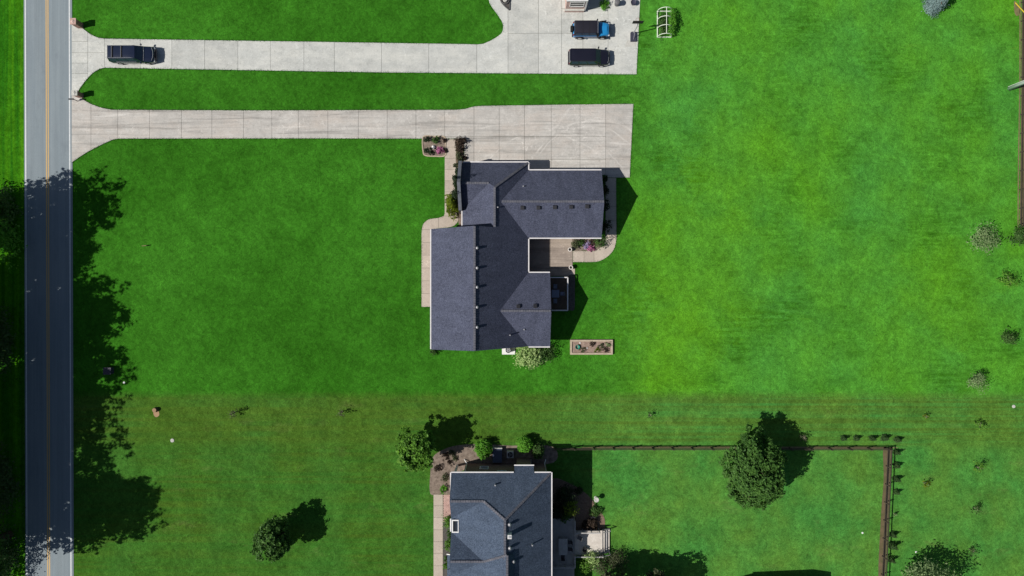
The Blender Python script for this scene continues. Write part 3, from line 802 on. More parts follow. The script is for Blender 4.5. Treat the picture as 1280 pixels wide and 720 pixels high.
# ---- brick corner of the northern neighbour's house
NB = thing('brick_porch', 'pink brick house corner with white window frame at the top edge of the driveway', 'house', P(718, 5))
x0, y0 = P(706.5, 13.5); x1 = P(731, 0)[0]
MB().bbox(x0, x1, y0, y0 + 9, 0, 2.9).build('wall', M['brick_pink'], NB)
MB().bbox(x0 - .08, x1 + .08, y0 - .08, y0 + 9, 2.9, 3.15).build('eave_band', M['white'], NB)
MB().bbox(x1 - .12, x1 + .06, y0 - .06, y0 + .12, 0.0, 2.9).build('corner_trim', M['white'], NB)
MB().bbox(x0 - .1, x1 - .15, y0 - .22, y0 - .01, 0.0, .55).build('brick_step', M['brick_pink'], NB)
MB().bbox(x0 - .12, x1 - .14, y0 - .25, y0 - .01, .551, .63).build('sill', M['stone'], NB)
window(NB, (x0 + 1.3, y0, 2.0), 1.7, 1.3, 'y-')
m = MB().plane3([(x0 - .3, y0 + .7, 3.2), (x1 + .3, y0 + .7, 3.2), (x1 + .3, y0 + 9, 4.2), (x0 - .3, y0 + 9, 4.2)], .12)
m.build('roof', M['shingle'], NB)
# ---- shed beyond the bottom edge whose gable shadow falls on the lawn
SH = thing('shed', 'dark gabled garden shed at the bottom edge casting a pointed shadow on lawn', 'shed', P(975, 750))
sx0, sy1 = P(922, 721.5); sx1 = P(1016, 0)[0]; sxm = P(983, 0)[0]; sy0 = sy1 - 5
MB().prism([(sx0, sy0), (sx1, sy0), (sx1, sy1), (sx0, sy1)], 0, 2.3).build('wall', M['siding'], SH)
for yy, dd in ((sy1, -.15), (sy0, .15)): vpoly(MB(), [(sx0, yy, 2.3), (sx1, yy, 2.3), (sxm, yy, 3.5)], (0, dd, 0)).build('gable_wall', M['siding'], SH)
rs = MB().plane3([(sx0 - .15, sy0 - .2, 2.3), (sxm, sy0 - .2, 3.62), (sxm, sy1 + .1, 3.62), (sx0 - .15, sy1 + .1, 2.3)], .1).build('roof', M['shingle'], SH)
MB().plane3([(sx1 + .15, sy0 - .2, 2.3), (sxm, sy0 - .2, 3.62), (sxm, sy1 + .1, 3.62), (sx1 + .15, sy1 + .1, 2.3)], .1).build('roof_slope', M['shingle'], rs)
window(SH, ((sx0 + sx1) / 2, sy1, 1.1), 1.6, 2.0, 'y+', 'door', 'white', 'siding')

# ------------------------------------------------------------------ vehicles
def car(name, label, xy, L, W, H, paint, roofmat, hood, belt, style, rz=0.0):
    o = thing(name, label, 'car', (xy[0], xy[1], 0.055), rz)
    hw = W / 2; xf = L / 2; xr = -L / 2
    boxy = style == 'jeep'
    hz = belt - (0.0 if boxy else 0.04)
    st = [(xr, .86, .50, belt - .22), (xr + .08, .95, .36, belt - .06), (xr + .35, 1, .30, belt), (0, 1, .28, belt), (xf - hood, 1, .28, belt + .02),
          (xf - hood + .2, .99, .28, hz + .02), (xf - .45, .97 if not boxy else .82, .28, hz - .06), (xf - .12, .90 if not boxy else .78, .32, hz - .14), (xf, .80 if not boxy else .76, .42, hz - .32)]
    m = MB(); vs = []; fs = []
    for (x, k, z0, z1) in st:
        w = hw * k
        half = [(w * .90, z0), (w, z0 + .14), (w, (z0 + z1) / 2), (w * .985, z1 - .10), (w * .90, z1 - .01), (w * .5, z1 + .025), (0, z1 + .035)]
        ring = [(x, y, z) for y, z in half] + [(x, -y, z) for y, z in half[-2::-1]]
        vs += ring
    n = 13
    for i in range(len(st) - 1):
        for k in range(n):
            a = i * n + k; b = i * n + (k + 1) % n
            fs.append((a, b, b + n, a + n))
    fs.append(tuple(reversed(range(n)))); fs.append(tuple((len(st) - 1) * n + k for k in range(n)))
    m.add(vs, fs); m.f = [f[::-1] for f in m.f]
    body = m.build('body', M[paint], o, local=True, smooth=True)
    # cabin frustum
    cr = xr + (.02 if not boxy else .08); cf = xf - hood + .30
    if boxy: rr, rf, wr = cr + .10, xf - hood - .02, hw * .80
    else: rr, rf, wr = cr + (.22 if style == 'suv' else .16), xf - hood - .42, hw * .80
    wb = hw * .955
    zb = belt - .02; zt = H - .06
    B = [Vector((cr, -wb, zb)), Vector((cf, -wb, zb)), Vector((cf, wb, zb)), Vector((cr, wb, zb))]
    Tp = [Vector((rr, -wr, zt)), Vector((rf, -wr, zt)), Vector((rf, wr, zt)), Vector((rr, wr, zt))]
    cm = MB().add(B + Tp, [(0, 1, 5, 4), (1, 2, 6, 5), (2, 3, 7, 6), (3, 0, 4, 7), (4, 5, 6, 7)])
    cab = cm.build('cabin', M[roofmat if boxy else paint], o, local=True, bevel=.05)
    # roof skin, slightly crowned
    rm = MB(); rv = []; rf_ = []
    nx, ny = 9, 7
    for i in range(nx):
        for j in range(ny):
            u = i / (nx - 1); v = j / (ny - 1) * 2 - 1
            rv.append((rr - .02 + (rf - rr + .04) * u, wr * 1.01 * v, zt + .005 + .055 * (1 - v ** 4) * (1 - (2 * u - 1) ** 6)))
    for i in range(nx - 1):
        for j in range(ny - 1):
            rf_.append((i * ny + j, (i + 1) * ny + j, (i + 1) * ny + j + 1, i * ny + j + 1))
    rp = rm.add(rv, rf_).build('roof', M[roofmat], o, local=True, smooth=True)
    # glass panes, each standing slightly proud of its cabin face
    def pane(nm, a, b, c, d, u0, u1, v0, v1):
        def q(u, v): return (a.lerp(b, u)).lerp(d.lerp(c, u), v)
        p = [q(u0, v0), q(u1, v0), q(u1, v1), q(u0, v1)]
        nn = (p[1] - p[0]).cross(p[3] - p[0]).normalized() * .012
        MB().add([x + nn for x in p] + [x - nn for x in p], [(0, 1, 2, 3), (0, 4, 5, 1), (1, 5, 6, 2), (2, 6, 7, 3), (3, 7, 4, 0)]).build(nm, M['car_glass'], o, local=True)
    pane('windshield', B[1], B[2], Tp[2], Tp[1], .06, .94, .08, .93)
    pane('rear_window', B[3], B[0], Tp[0], Tp[3], .10, .90, .25, .90)
    for (u0, u1) in ((.05, .30), (.33, .60), (.63, .90)):
        pane('side_window', B[0], B[1], Tp[1], Tp[0], u0, u1, .15, .88)
        pane('side_window', B[2], B[3], Tp[3], Tp[2], 1 - u1, 1 - u0, .15, .88)
    # wheels
    rw = .37 if not boxy else .41
    for sx in (xr + L * .19, xf - L * .185):
        for s in (-1, 1):
            y0, y1 = s * (hw - .22), s * (hw + (.02 if not boxy else .06))
            t = MB().tube([(sx, y0, rw), (sx, y0 + s * .03, rw), (sx, y1 - s * .03, rw), (sx, y1, rw)], [rw * .9, rw, rw, rw * .9], 20)
            w = t.build('wheel', M['tyre'], o, local=True, smooth=False)
            MB().lathe((0, 0, 0), [(0.0, .012), (rw * .62, .012), (rw * .66, 0)], 14)
            MB().tube([(sx, y1 - s * .01, rw), (sx, y1 + s * .012, rw)], rw * .62, 14).build('rim', M['rim'], w, local=True)
            if boxy:
                f = MB()
                for k in range(7):
                    a0 = math.pi * (k / 7) * 1.0; a1 = math.pi * ((k + 1) / 7)
                    p = lambda a: (sx + math.cos(a) * (rw + .10), rw + math.sin(a) * (rw + .08))
                    f.bar((p(a0)[0], s * (hw + .0), p(a0)[1]), (p(a1)[0], s * (hw + .0), p(a1)[1]), .26, .04)
                f.build('fender_flare', M['trim'], o, local=True)
    for s in (-1, 1):
        MB().box((cf - .28, s * (hw + .11), belt + .08), (.16, .24, .17), rz=s * -.3).build('mirror', M[paint if not boxy else 'trim'], o, local=True, bevel=.03)
        MB().box((xf - .10, s * hw * .70, hz - .30), (.16, hw * .36, .13), rz=s * -.25).build('headlight', M['lamp_clear'], o, local=True, bevel=.02)
        MB().box((xr + .04, s * hw * .82, belt - .15), (.10, .16, .30)).build('tail_light', M['lamp_red'], o, local=True, bevel=.02)
    MB().box((xf + .0, 0, .48), (.20, W * .80, .20)).build('front_bumper', M['trim' if boxy else paint], o, local=True, bevel=.05)
    MB().box((xr - .02, 0, .48), (.18, W * .86, .20)).build('rear_bumper', M['trim' if boxy else paint], o, local=True, bevel=.05)
    MB().box((xf - .01, 0, hz - .30), (.05, W * .38, .18)).build('grille', M['trim'], o, local=True)
    if style == 'suv':
        for s in (-1, 1):
            MB().tube([(rr + .1, s * wr * .90, zt + .03), (rr + .25, s * wr * .92, zt + .11), (rf - .35, s * wr * .92, zt + .11), (rf - .2, s * wr * .90, zt + .03)], .022, 6).build('roof_rail', M['chrome'], o, local=True)
        for x in (rr + .62, rr + 1.75):
            MB().bbox(x - .05, x + .05, -wr * .92, wr * .92, zt + .10, zt + .135).build('crossbar', M['trim'], o, local=True)
            MB().bbox(x - .10, x - .055, -wr * .86, wr * .86, zt + .07, zt + .10).build('roof_strip', M['chrome'], o, local=True)
        MB().tube([(xf - hood + .32, -hw * .88, belt + .05), (xf - hood + .36, 0, belt + .07), (xf - hood + .32, hw * .88, belt + .05)], .02, 6).build('cowl_strip', M['chrome'], o, local=True)
        MB().tube([(xf - .30, -hw * .8, hz - .03), (xf - .16, -hw * .4, hz - .05), (xf - .13, 0, hz - .05), (xf - .16, hw * .4, hz - .05), (xf - .30, hw * .8, hz - .03)], .03, 6).build('hood_edge', M['chrome'], o, local=True)
        for s in (-1, 1): MB().bar((cr + .9, s * (hw + .005), belt - .08), (cf - .9, s * (hw + .005), belt - .08), .03, .05).build('side_trim', M['chrome'], o, local=True)
    if boxy:
        for s in (-1, 1):
            for (x0_, x1_) in ((xr + .15, xr + 1.55), (xr + 1.58, xf - hood + .15)): MB().bbox(x0_, x1_, s * (hw + .002), s * (hw + .022), .62, belt - .06).build('door', M['side_reflection'], o, local=True)  # doors of the blue body, with the dusty grey reflection painted in
        MB().tube([(xr - .32, 0, .98), (xr - .28, 0, .98), (xr - .05, 0, .98), (xr - .01, 0, .98)], [.36, .40, .40, .36], 18).build('spare_wheel', M['tyre'], o, local=True)
        for x in (rr + .95, rr + 1.75): MB().bbox(x - .015, x + .015, -wr * .94, wr * .94, zt + .055, zt + .075).build('roof_seam', M['trim'], o, local=True)
        MB().tube([(xf - hood + .02, -hw * .86, zt + .0), (xf - hood + .02, hw * .86, zt + .0)], .03, 6).build('windshield_header', M['chrome'], o, local=True)
        MB().bar((xf - hood + .45, 0, hz + .055), (xf - .35, 0, hz - .005), .55, .03).build('hood_bulge', M[paint], o, local=True)
    if style == 'wagon':
        MB().bbox(rr - .14, rr + .04, -wr * .9, wr * .9, zt + .0, zt + .045).build('spoiler', M[paint], o, local=True, bevel=.015)
        MB().tube([(xf - .28, -hw * .78, hz - .06), (xf - .12, -hw * .4, hz - .10), (xf - .09, 0, hz - .10)], .02, 6).build('hood_edge', M['chrome'], o, local=True)
        for s in (-1, 1): MB().tube([(rr + .2, s * wr * .95, zt + .05), (rf - .3, s * wr * .95, zt + .05)], .02, 6).build('roof_rail', M['trim'], o, local=True)
    return o

car('car', 'big dark navy SUV with silver roof strips driving on the narrow driveway', P(170.5, 71.3), 5.5, 2.0, 1.9, 'paint_navy', 'paint_navy', 1.55, 1.12, 'suv')
car('car', 'boxy bright blue off road car with black hardtop and rear spare wheel', P(738, 40.2), 4.5, 1.86, 1.84, 'paint_blue', 'hardtop', 1.55, 1.14, 'jeep')
car('car', 'plain black SUV without roof strips parked beside the blue off road car', P(735.5, 74.6), 5.0, 1.95, 1.78, 'paint_black', 'paint_black', 1.40, 1.06, 'wagon')

# ------------------------------------------------------------------ things around the driveways
def brick_mailbox(label, px, py, w, d, h, cap):
    x, y = P(px, py)
    o = thing('mailbox_pillar', label, 'mailbox', (x, y), 0, 'brick mailbox pillars at the road')
    MB().box((x, y, h / 2), (w, d, h)).build('pillar', M['brick_red'], o)
    MB().box((x, y, h + .05), (w + .12, d + .12, .1)).build('cap', M[cap], o, bevel=.02)
    MB().box((x - w / 2 - .02, y, h * .72), (.06, .24, .26)).build('mailbox_door', M['dark_metal'], o)
    MB().tube([(x, y, h + .10), (x, y, h + .20)], [.30, .05], 4).build('finial', M[cap], o)
    return o
brick_mailbox('brick mailbox pillar with pink cap at the upper corner of the driveway apron', 101, 32.5, .62, .66, 1.45, 'brick_pink')
brick_mailbox('brick mailbox pillar with grey cap on the grass tip between the driveways', 101.5, 119.8, .60, .55, 1.25, 'stone')
o = thing('paper_box', 'thin black post with newspaper tube beside the lower mailbox pillar', 'post', P(97.5, 126.5))
x, y = P(97.5, 126.5)
MB().tube([(x, y, 0), (x, y, 1.0)], .045, 6).build('post', M['dark_metal'], o)
MB().bar((x + .1, y, .95), (x - .55, y, .95), .16, .14).build('tube', M['dark_metal'], o)

# basketball hoop
bx, by = P(791.5, 46.5)
o = thing('basketball_hoop', 'portable basketball hoop with dark base at the driveway edge', 'basketball hoop', (bx, by))
MB().prism([(bx - .38, by - .62), (bx + .38, by - .62), (bx + .38, by + .50), (bx + .24, by + .62), (bx - .24, by + .62), (bx - .38, by + .50)], .06, .26).build('base', M['base_plastic'], o, bevel=.05)
MB().tube([(bx, by + .45, .2), (bx + .02, by + .40, 1.6), (bx + .02, by + .35, 3.0)], .065, 8).build('pole', M['metal'], o)
MB().bar((bx, by - .35, .25), (bx + .02, by + .38, 1.1), .05, .05).build('brace', M['metal'], o)
MB().bbox(bx - .62, bx + .66, by + .62, by + .68, 2.75, 3.5).build('backboard', M['trim'], o)
MB().bar((bx + .02, by + .35, 2.95), (bx + .02, by + .62, 3.1), .08, .1).build('arm', M['dark_metal'], o)
rim = MB(); pts = [(bx + .02 + .23 * math.cos(a * .5236), by + .98 + .23 * math.sin(a * .5236), 3.02) for a in range(13)]
rim.tube(pts, .015, 5, False).build('rim', M['lamp_red'], o)

# white hoop trellis with vines
tx0, ty0 = P(821.5, 46.8); tx1 = P(838.5, 0)[0]; ty1 = P(0, 14.5)[1]
o = thing('hoop_trellis', 'white arched hoop trellis with green vines on the lawn', 'trellis', ((tx0 + tx1) / 2, (ty0 + ty1) / 2, 0))
mx = (tx0 + tx1) / 2; hwid = (tx1 - tx0) / 2
for k in range(4):
    y = ty0 + (ty1 - ty0) * k / 3
    MB().tube([(mx - hwid * math.cos(a * math.pi / 12), y, .12 + 1.28 * math.sin(a * math.pi / 12) ** .8) for a in range(13)], .042, 7).build('hoop', M['pvc'], o)
for x in (tx0, tx1): MB().bbox(x - .05, x + .05, ty0 - .05, ty1 + .05, .02, .16).build('base_rail', M['pvc'], o)
for y in (ty0, ty1): MB().bbox(tx0 + .05, tx1 - .05, y - .05, y + .05, .02, .155).build('base_rail', M['pvc'], o)
MB().tube([(mx, ty0, 1.43), (mx, ty1, 1.43)], .042, 7).build('ridge_pole', M['pvc'], o)
v = thing('vine', 'leafy green vine climbing the right side of the white hoop trellis', 'vine', (tx1, (ty0 + ty1) / 2, 0))
link('foliage', leaf_mesh('foliage', M['leaf_vivid'], 1700, (.40, 1.6, .62), .17, 31, (.0, 0, .75), inner=.1), v)
v = thing('vine', 'low green plants growing inside the white hoop trellis', 'plant', (mx - .2, (ty0 + ty1) / 2, 0))
link('foliage', leaf_mesh('foliage', M['leaf_mid'], 1500, (.62, 1.7, .34), .16, 32, (0, 0, .36), inner=.1), v)

# bins, pots and shrub near the neighbour's brick corner
x, y = P(770.5, 6); o = thing('rubbish_bin', 'grey round lidded bin at the top edge of the driveway', 'bin', (x, y))
MB().lathe((x, y, .06), [(.26, 0), (.34, .85)], 14).build('bin', M['grey_plastic'], o, smooth=True)
MB().lathe((x, y, .91), [(.37, 0), (.37, .05), (.2, .14), (0, .16)], 14).build('lid', M['grey_plastic'], o, smooth=True)
x, y = P(791, 5); o = thing('plant_pot', 'dark round pot at the upper right corner of the pale driveway', 'pot', (x, y))
MB().lathe((x, y, .06), [(.22, 0), (.32, .5), (.36, .52), (.28, .46), (0, .44)], 14).build('pot', M['base_plastic'], o, smooth=True)
shrub('shrub', 'bright green shrub in the shade of the pink brick corner', P(755, 7), (.55, .6, .4), 'leaf_vivid', 500, .2, 41)

# round stone bed at the top of the pale driveway
bed = smooth_path([P(625, -12), P(625.5, 0), P(630, 7), P(637, 13)], 6) + [P(637.6, -12)]
o = thing('stone_bed', 'dark crescent stone bed with round basin at the top edge', 'garden bed', P(632, 2))
MB().prism(bed, 0, .09).build('gravel', M['mulch_dark'], o)
edge = MB()
for a, b in zip(bed[:-1], bed[1:]): edge.bar((a[0], a[1], .09), (b[0], b[1], .09), .12, .16)
edge.build('edging', M['stone_dark'], o)
x, y = P(631.5, 0.5)
MB().lathe((x, y, 0.0), [(.58, 0), (.58, .3), (.48, .34), (.42, .22), (.40, .2)], 22).build('outer_ring', M['stone_dark'], o, smooth=True)
MB().lathe((x, y, 0.0), [(.30, .1), (.30, .42), (.22, .44), (.12, .36), (0, .34)], 18).build('basin', M['stone'], o, smooth=True)

# pale mat on the driveway by the hoop
MB_mat = MB().prism([P(784, 50.5), P(795, 50.5), P(794.6, 58), P(781, 58.5)], .05, .075).build('paving_patch', M['stone'])
tag(MB_mat, 'pale square concrete patch beside the basketball hoop base', 'slab')

# ------------------------------------------------------------------ garden of the slate roofed house
def bed_thing(label, pts_px, mat, z=.07, edging=None):
    c = P(sum(p[0] for p in pts_px) / len(pts_px), sum(p[1] for p in pts_px) / len(pts_px))
    o = thing('garden_bed', label, 'garden bed', c)
    pts = smooth_path([P(*p) for p in pts_px], 5, closed=True)
    m = MB(); g = random.Random(len(pts))
    m.prism(pts, 0, z).build('mulch', M[mat], o)
    if edging:
        e = MB()
        for i in range(len(pts)):
            a, b = pts[i], pts[(i + 1) % len(pts)]
            e.bar((a[0], a[1], z * .7), (b[0], b[1], z * .7), .13, .12 + g.uniform(0, .04))
        e.build('edging', M[edging], o)
    return o
bed_thing('small square mulch bed with stone edge below the driveway', [(529, 171.5), (542, 170.5), (556, 171.5), (556.8, 183), (556.5, 194.5), (543, 195.5), (532, 194.5), (529, 190)], 'mulch_pale', edging='timber')
bed_thing('narrow mulch strip between the front walk and the garage driveway', [(570.6, 174), (575, 174), (579, 174), (579.5, 190), (579.5, 212), (575, 214), (570.6, 213), (570.6, 190)], 'mulch')
bed_thing('mulch strip between the front walk and the house wall', [(571, 215), (577, 215), (582, 225), (583, 260), (584, 287), (575, 288), (572, 262), (571, 235)], 'mulch_pale')
i = 0
for (px, py, r, mt, lab) in ((534, 174.5, .45, 'leaf_deep', 'dark leafy plant in the upper left of the square mulch bed'), (545.5, 176.5, .55, 'leaf_mid', 'round green shrub at the top of the square mulch bed'),
                             (555.5, 175.5, .32, 'leaf_plum', 'small plum coloured plant at the upper right of the square mulch bed'), (532, 189, .3, 'leaf_deep', 'small dark plant at the left of the square mulch bed'),
                             (539, 190, .5, 'leaf_deep', 'dark plant at the lower middle of the square mulch bed'), (550.5, 188.5, .5, 'flower_pink', 'dusty pink flowering plant in the square mulch bed'), (556.5, 188.5, .32, 'leaf_plum', 'plum coloured plant beside the pink flowers'),
                             (574, 177.5, .62, 'leaf_plum', 'dark plum shrub at the top of the narrow mulch strip'), (580, 177, .5, 'leaf_plum', 'spiky plum shrub overhanging the garage driveway'), (575, 186, .6, 'leaf_plum', 'second plum shrub down the narrow mulch strip'),
                             (574.5, 195, .5, 'leaf_olive', 'olive brown shrub in the middle of the narrow mulch strip'), (581, 197, .32, 'leaf_plum', 'tiny dark plant next to the garage driveway'), (575, 201, .45, 'leaf_deep', 'dark shrub at the house end of the narrow mulch strip'), (570, 207, .33, 'leaf_olive', 'small olive plant at the corner of the front walk')):
    i += 1
    shrub('shrub', lab, P(px, py), (r * .9, r * .9, r * .75), mt, int(420 * max(.4, r * 1.4)), .17, 100 + i)
x, y = P(541.8, 184); o = thing('garden_stone', 'white pointed stone in the square mulch bed', 'stone', (x, y))
MB().tube([(x, y, .0), (x + .02, y, .2), (x, y + .05, .42)], [.30, .24, .04], 6).build('stone', M['white'], o)
# tall evergreens by the front corner
shrub('conifer', 'tall yellow green conifer where the front walk meets the house', P(567.5, 256.5), (1.05, 1.5, 2.3), 'leaf_yellow', 5000, .18, 130, 'conifer', shape='cone', inner=.6, spread=.06, up=.1)
shrub('conifer', 'dark slim conifer close to the front wall beneath the roof edge', P(573.5, 232), (.50, .6, 3.5), 'leaf_deep', 2600, .2, 131, 'conifer', shape='cone')
shrub('conifer', 'dark evergreen behind the yellow green conifer at the front corner', P(573, 248), (.75, .8, 2.9), 'leaf_deep', 2800, .2, 132, 'conifer', shape='cone')
shrub('conifer', 'dark slim conifer near the north corner of the front wall', P(572.8, 216), (.30, .4, 1.5), 'leaf_deep', 900, .2, 133, 'conifer', shape='cone')
# patio flower bed and pots
bed_thing('flower bed along the garage wall above the garden walk', [(716.5, 298), (730, 298), (748, 298), (756, 299), (754, 305), (745, 313), (730, 313.2), (716.5, 313)], 'mulch_pale')
for k, (px, py, r, mt, lab) in enumerate(((719.5, 304.5, .6, 'leaf_olive', 'olive green plant at the patio end of the flower bed'), (725.5, 303, .5, 'leaf_mid', 'grey green plant in the flower bed next to the patio end'), (733, 307, .45, 'flower_lilac', 'lilac flowering plant in the middle of the flower bed'),
                                           (738, 309.5, .45, 'flower_pink', 'vivid pink flowering plant in the flower bed'), (742.5, 303, .4, 'leaf_plum', 'dark plant behind the pink flowers'), (751, 301.5, .85, 'leaf_mid', 'rounded green shrub at the garage corner end of the flower bed'))):
    shrub('shrub', lab, P(px, py), (r, r, r * (.75 if r < .8 else 1.1)), mt, int(700 * r), .17, 150 + k)
def pot(label, px, py):
    x, y = P(px, py); o = thing('plant_pot', label, 'pot', (x, y), 0, 'white round pots by the patio')
    MB().lathe((x, y, .06), [(.17, 0), (.25, .5), (.27, .54), (.27, .58), (.17, .58), (.16, .46)], 16).build('pot', M['terracotta'], o, smooth=True)
    MB().lathe((x, y, .06), [(.17, .5), (0, .53)], 16).build('soil', M['pot_soil'], o, smooth=True)
pot('white round pot at the upper right corner of the patio', 712, 312.2); pot('white round pot at the lower right corner of the patio', 713.2, 334.5)
bed_thing('narrow mulch bed beside the small railed deck', [(709.5, 346), (718, 345), (718.5, 365), (718, 386), (713, 388), (709.5, 386), (709.3, 365)], 'mulch_dark')
# shrubs along the shaded garage side
for k, (px, py, r) in enumerate(((755, 225, .5), (757, 238, .55), (756.5, 257, .7), (757, 283, .75))):
    shrub('shrub', ('dark', 'spiky dark', 'rounded dark', 'broad dark')[k] + ' shrub in the shade along the garage side wall, ' + ('nearest the driveway', 'second from the driveway', 'third from the driveway', 'nearest the garden walk')[k], P(px, py), (r * .8, r, r * .9), 'leaf_deep', int(500 * r), .18, 170 + k)
# small deck with table in the house corner
dx0, dy1 = 4.22, P(0, 347)[1]; dx1 = P(708.5, 0)[0]; dy0 = P(0, 387.5)[1]
DK = thing('deck', 'small dark railed deck on the shaded back side of the slate roofed house', 'deck', ((dx0 + dx1) / 2, (dy0 + dy1) / 2, 0))
def deck_boards(parent, x0, x1, y0, y1, z, mat, along='y', w=.14):
    m = MB(); a = x0 if along == 'y' else y0; e = x1 if along == 'y' else y1
    while a < e - .02:
        b = min(a + w - .012, e); dz = rng.uniform(-.003, .003)
        if along == 'y': m.bbox(a, b, y0, y1, z - .04 + dz, z + dz)
        else: m.bbox(x0, x1, a, b, z - .04 + dz, z + dz)
        a += w
    return tag(m.build('deck_boards', M[mat], parent), kind='stuff')
def railing(parent, pts, z, h, mat, post=1.2, balus=True):
    for a, b in zip(pts[:-1], pts[1:]):
        a = Vector((*a, 0)); b = Vector((*b, 0)); L_ = (b - a).length
        MB().bar(a + Vector((0, 0, z + h)), b + Vector((0, 0, z + h)), .13, .05).build('top_rail', M[mat], parent)
        MB().bar(a + Vector((0, 0, z + .12)), b + Vector((0, 0, z + .12)), .05, .06).build('bottom_rail', M[mat], parent)
        n = max(1, round(L_ / post))
        for i in range(n + 1):
            p = a.lerp(b, i / n); MB().bbox(p.x - .05, p.x + .05, p.y - .05, p.y + .05, 0, z + h - .026).build('post', M[mat], parent)
        if balus:
            m = MB(); k = int(L_ / .14)
            for i in range(1, k): p = a.lerp(b, i / k); m.bbox(p.x - .018, p.x + .018, p.y - .018, p.y + .018, z + .13, z + h - .026)
            tag(m.build('balusters', M[mat], parent), kind='stuff')
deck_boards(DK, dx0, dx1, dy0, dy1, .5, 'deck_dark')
railing(DK, [(dx0, dy1), (dx1, dy1), (dx1, dy0), (dx0, dy0)], .5, .95, 'gutter')
def table(label, x, y, z, w, d, mat, leg='dark_metal'):
    o = thing('table', label, 'table', (x, y, z))
    MB().box((x, y, z + .73), (w, d, .05)).build('table_top', M[mat], o, bevel=.015)
    for sx in (-1, 1):
        for sy in (-1, 1): MB().tube([(x + sx * w * .42, y + sy * d * .42, z), (x + sx * w * .42, y + sy * d * .42, z + .71)], .03, 6).build('leg', M[leg], o)
def chair(label, x, y, z, rz, mat, group):
    o = thing('chair', label, 'chair', (x, y, z), rz, group)
    MB().box((0, 0, .43), (.46, .46, .05)).build('seat', M[mat], o, local=True, bevel=.015)
    MB().bar((0, -.22, .48), (0, -.30, .92), .44, .04).build('backrest', M[mat], o, local=True)
    for sx in (-1, 1):
        for sy in (-1, 1): MB().tube([(sx * .19, sy * .19, 0), (sx * .19, sy * .19, .42)], .022, 6).build('leg', M['dark_metal'], o, local=True)
tx, ty = P(693.5, 367); table('square slate table on the small dark deck', tx, ty, .5, .95, .95, 'slate_furniture')
for k, (ax, ay, rz) in enumerate(((0, .85, math.pi), (0, -.85, 0), (.85, 0, math.pi / 2))):
    chair('slate chair ' + ('north of', 'south of', 'east of')[k] + ' the square table on the small deck', tx + ax, ty + ay, .5, rz, 'slate_furniture', 'chairs around the small deck table')
# AC unit on a white pad, shrubs on the south wall
x, y = P(636.5, 436.5)
o = thing('air_conditioner', 'round topped air conditioner on a white pad at the south wall', 'air conditioner', (x, y))
ax0, ay1 = P(627.5, 430); ax1, ay0 = P(643.8, 443)
MB().prism([(ax0, ay0), (ax1, ay0), (ax1, ay1), (ax0, ay1)], 0, .12).build('pad', M['white'], o)
x, y = P(635.5, 437)
MB().lathe((x, y, .12), [(.34, 0), (.36, .05), (.36, .72), (.30, .78), (.30, .70), (0, .70)], 18).build('housing', M['grey_plastic'], o, smooth=False)
f = MB()
for k in range(6): f.bar((x, y, .84), (x + .27 * math.cos(k * 1.047), y + .27 * math.sin(k * 1.047), .84), .09, .012)
f.build('fan', M['metal'], o)
shrub('shrub', 'big loose pale green shrub at the south wall beside the air conditioner', P(662.5, 442.5), (1.65, 1.4, .95), 'leaf_pale', 1500, .34, 190, spread=.2)
shrub('shrub', 'dark shrub behind the pale green shrub at the house corner', P(684, 438), (1.0, 1.1, .8), 'leaf_mid', 800, .2, 191)
shrub('shrub', 'small round shrub at the south west corner of the house', P(542.3, 437.5), (.42, .5, .55), 'leaf_mid', 600, .14, 192)
# raised timber bed
x0, y1 = P(712.5, 424.5); x1, y0 = P(765.5, 443)
o = thing('raised_bed', 'long raised timber garden bed on the back lawn', 'garden bed', ((x0 + x1) / 2, (y0 + y1) / 2, 0))
for k in range(2):
    z0 = k * .16; z1 = z0 + .157
    MB().bbox(x0, x0 + .22, y0 + .225, y1 - .225, z0, z1 + rng.uniform(0, .01)).build('timber', M['timber'], o); MB().bbox(x1 - .22, x1, y0 + .225, y1 - .225, z0, z1).build('timber', M['timber'], o)
    MB().bbox(x0, x1, y0, y0 + .22, z0, z1 + rng.uniform(0, .01)).build('timber', M['timber'], o); MB().bbox(x0, x1, y1 - .22, y1, z0, z1).build('timber', M['timber'], o)
sm = MB(); nx, ny = 40, 14; vs = []; fs = []
for i in range(nx):
    for j in range(ny): vs.append((x0 + .2 + (x1 - x0 - .4) * i / (nx - 1), y0 + .2 + (y1 - y0 - .4) * j / (ny - 1), .20 + rng.uniform(-.04, .04)))
for i in range(nx - 1):
    for j in range(ny - 1): fs.append((i * ny + j, (i + 1) * ny + j, (i + 1) * ny + j + 1, i * ny + j + 1))
sm.add(vs, fs).build('soil', M['soil'], o, smooth=True)
x, y = P(721.5, 433.5); b = thing('bucket', 'teal bucket in the raised timber bed', 'bucket', (x, y, .2))
MB().lathe((x, y, .15), [(.20, 0), (.27, .3), (.29, .3), (.24, .26), (.18, .06), (0, .05)], 16).build('bucket', M['teal'], b, smooth=True)
for k, (px, py, mt) in enumerate(((752, 432, 'leaf_olive'), (747, 436.5, 'leaf_yellow'), (757, 437, 'leaf_plum'), (760, 430, 'leaf_grey'), (740, 430, 'leaf_plum'), (728, 437, 'leaf_olive'))):
    shrub('vegetable_plant', ('olive sprawling plant in the right half', 'yellow green plant in the right half', 'brown plant in the lower right corner', 'pale green plant in the upper right corner', 'brown plant in the upper middle', 'olive plant in the left half')[k] + ' of the raised timber bed', P(px, py), (.42, .36, .16), mt, 160, .13, 200 + k, 'plant', z0=.2)
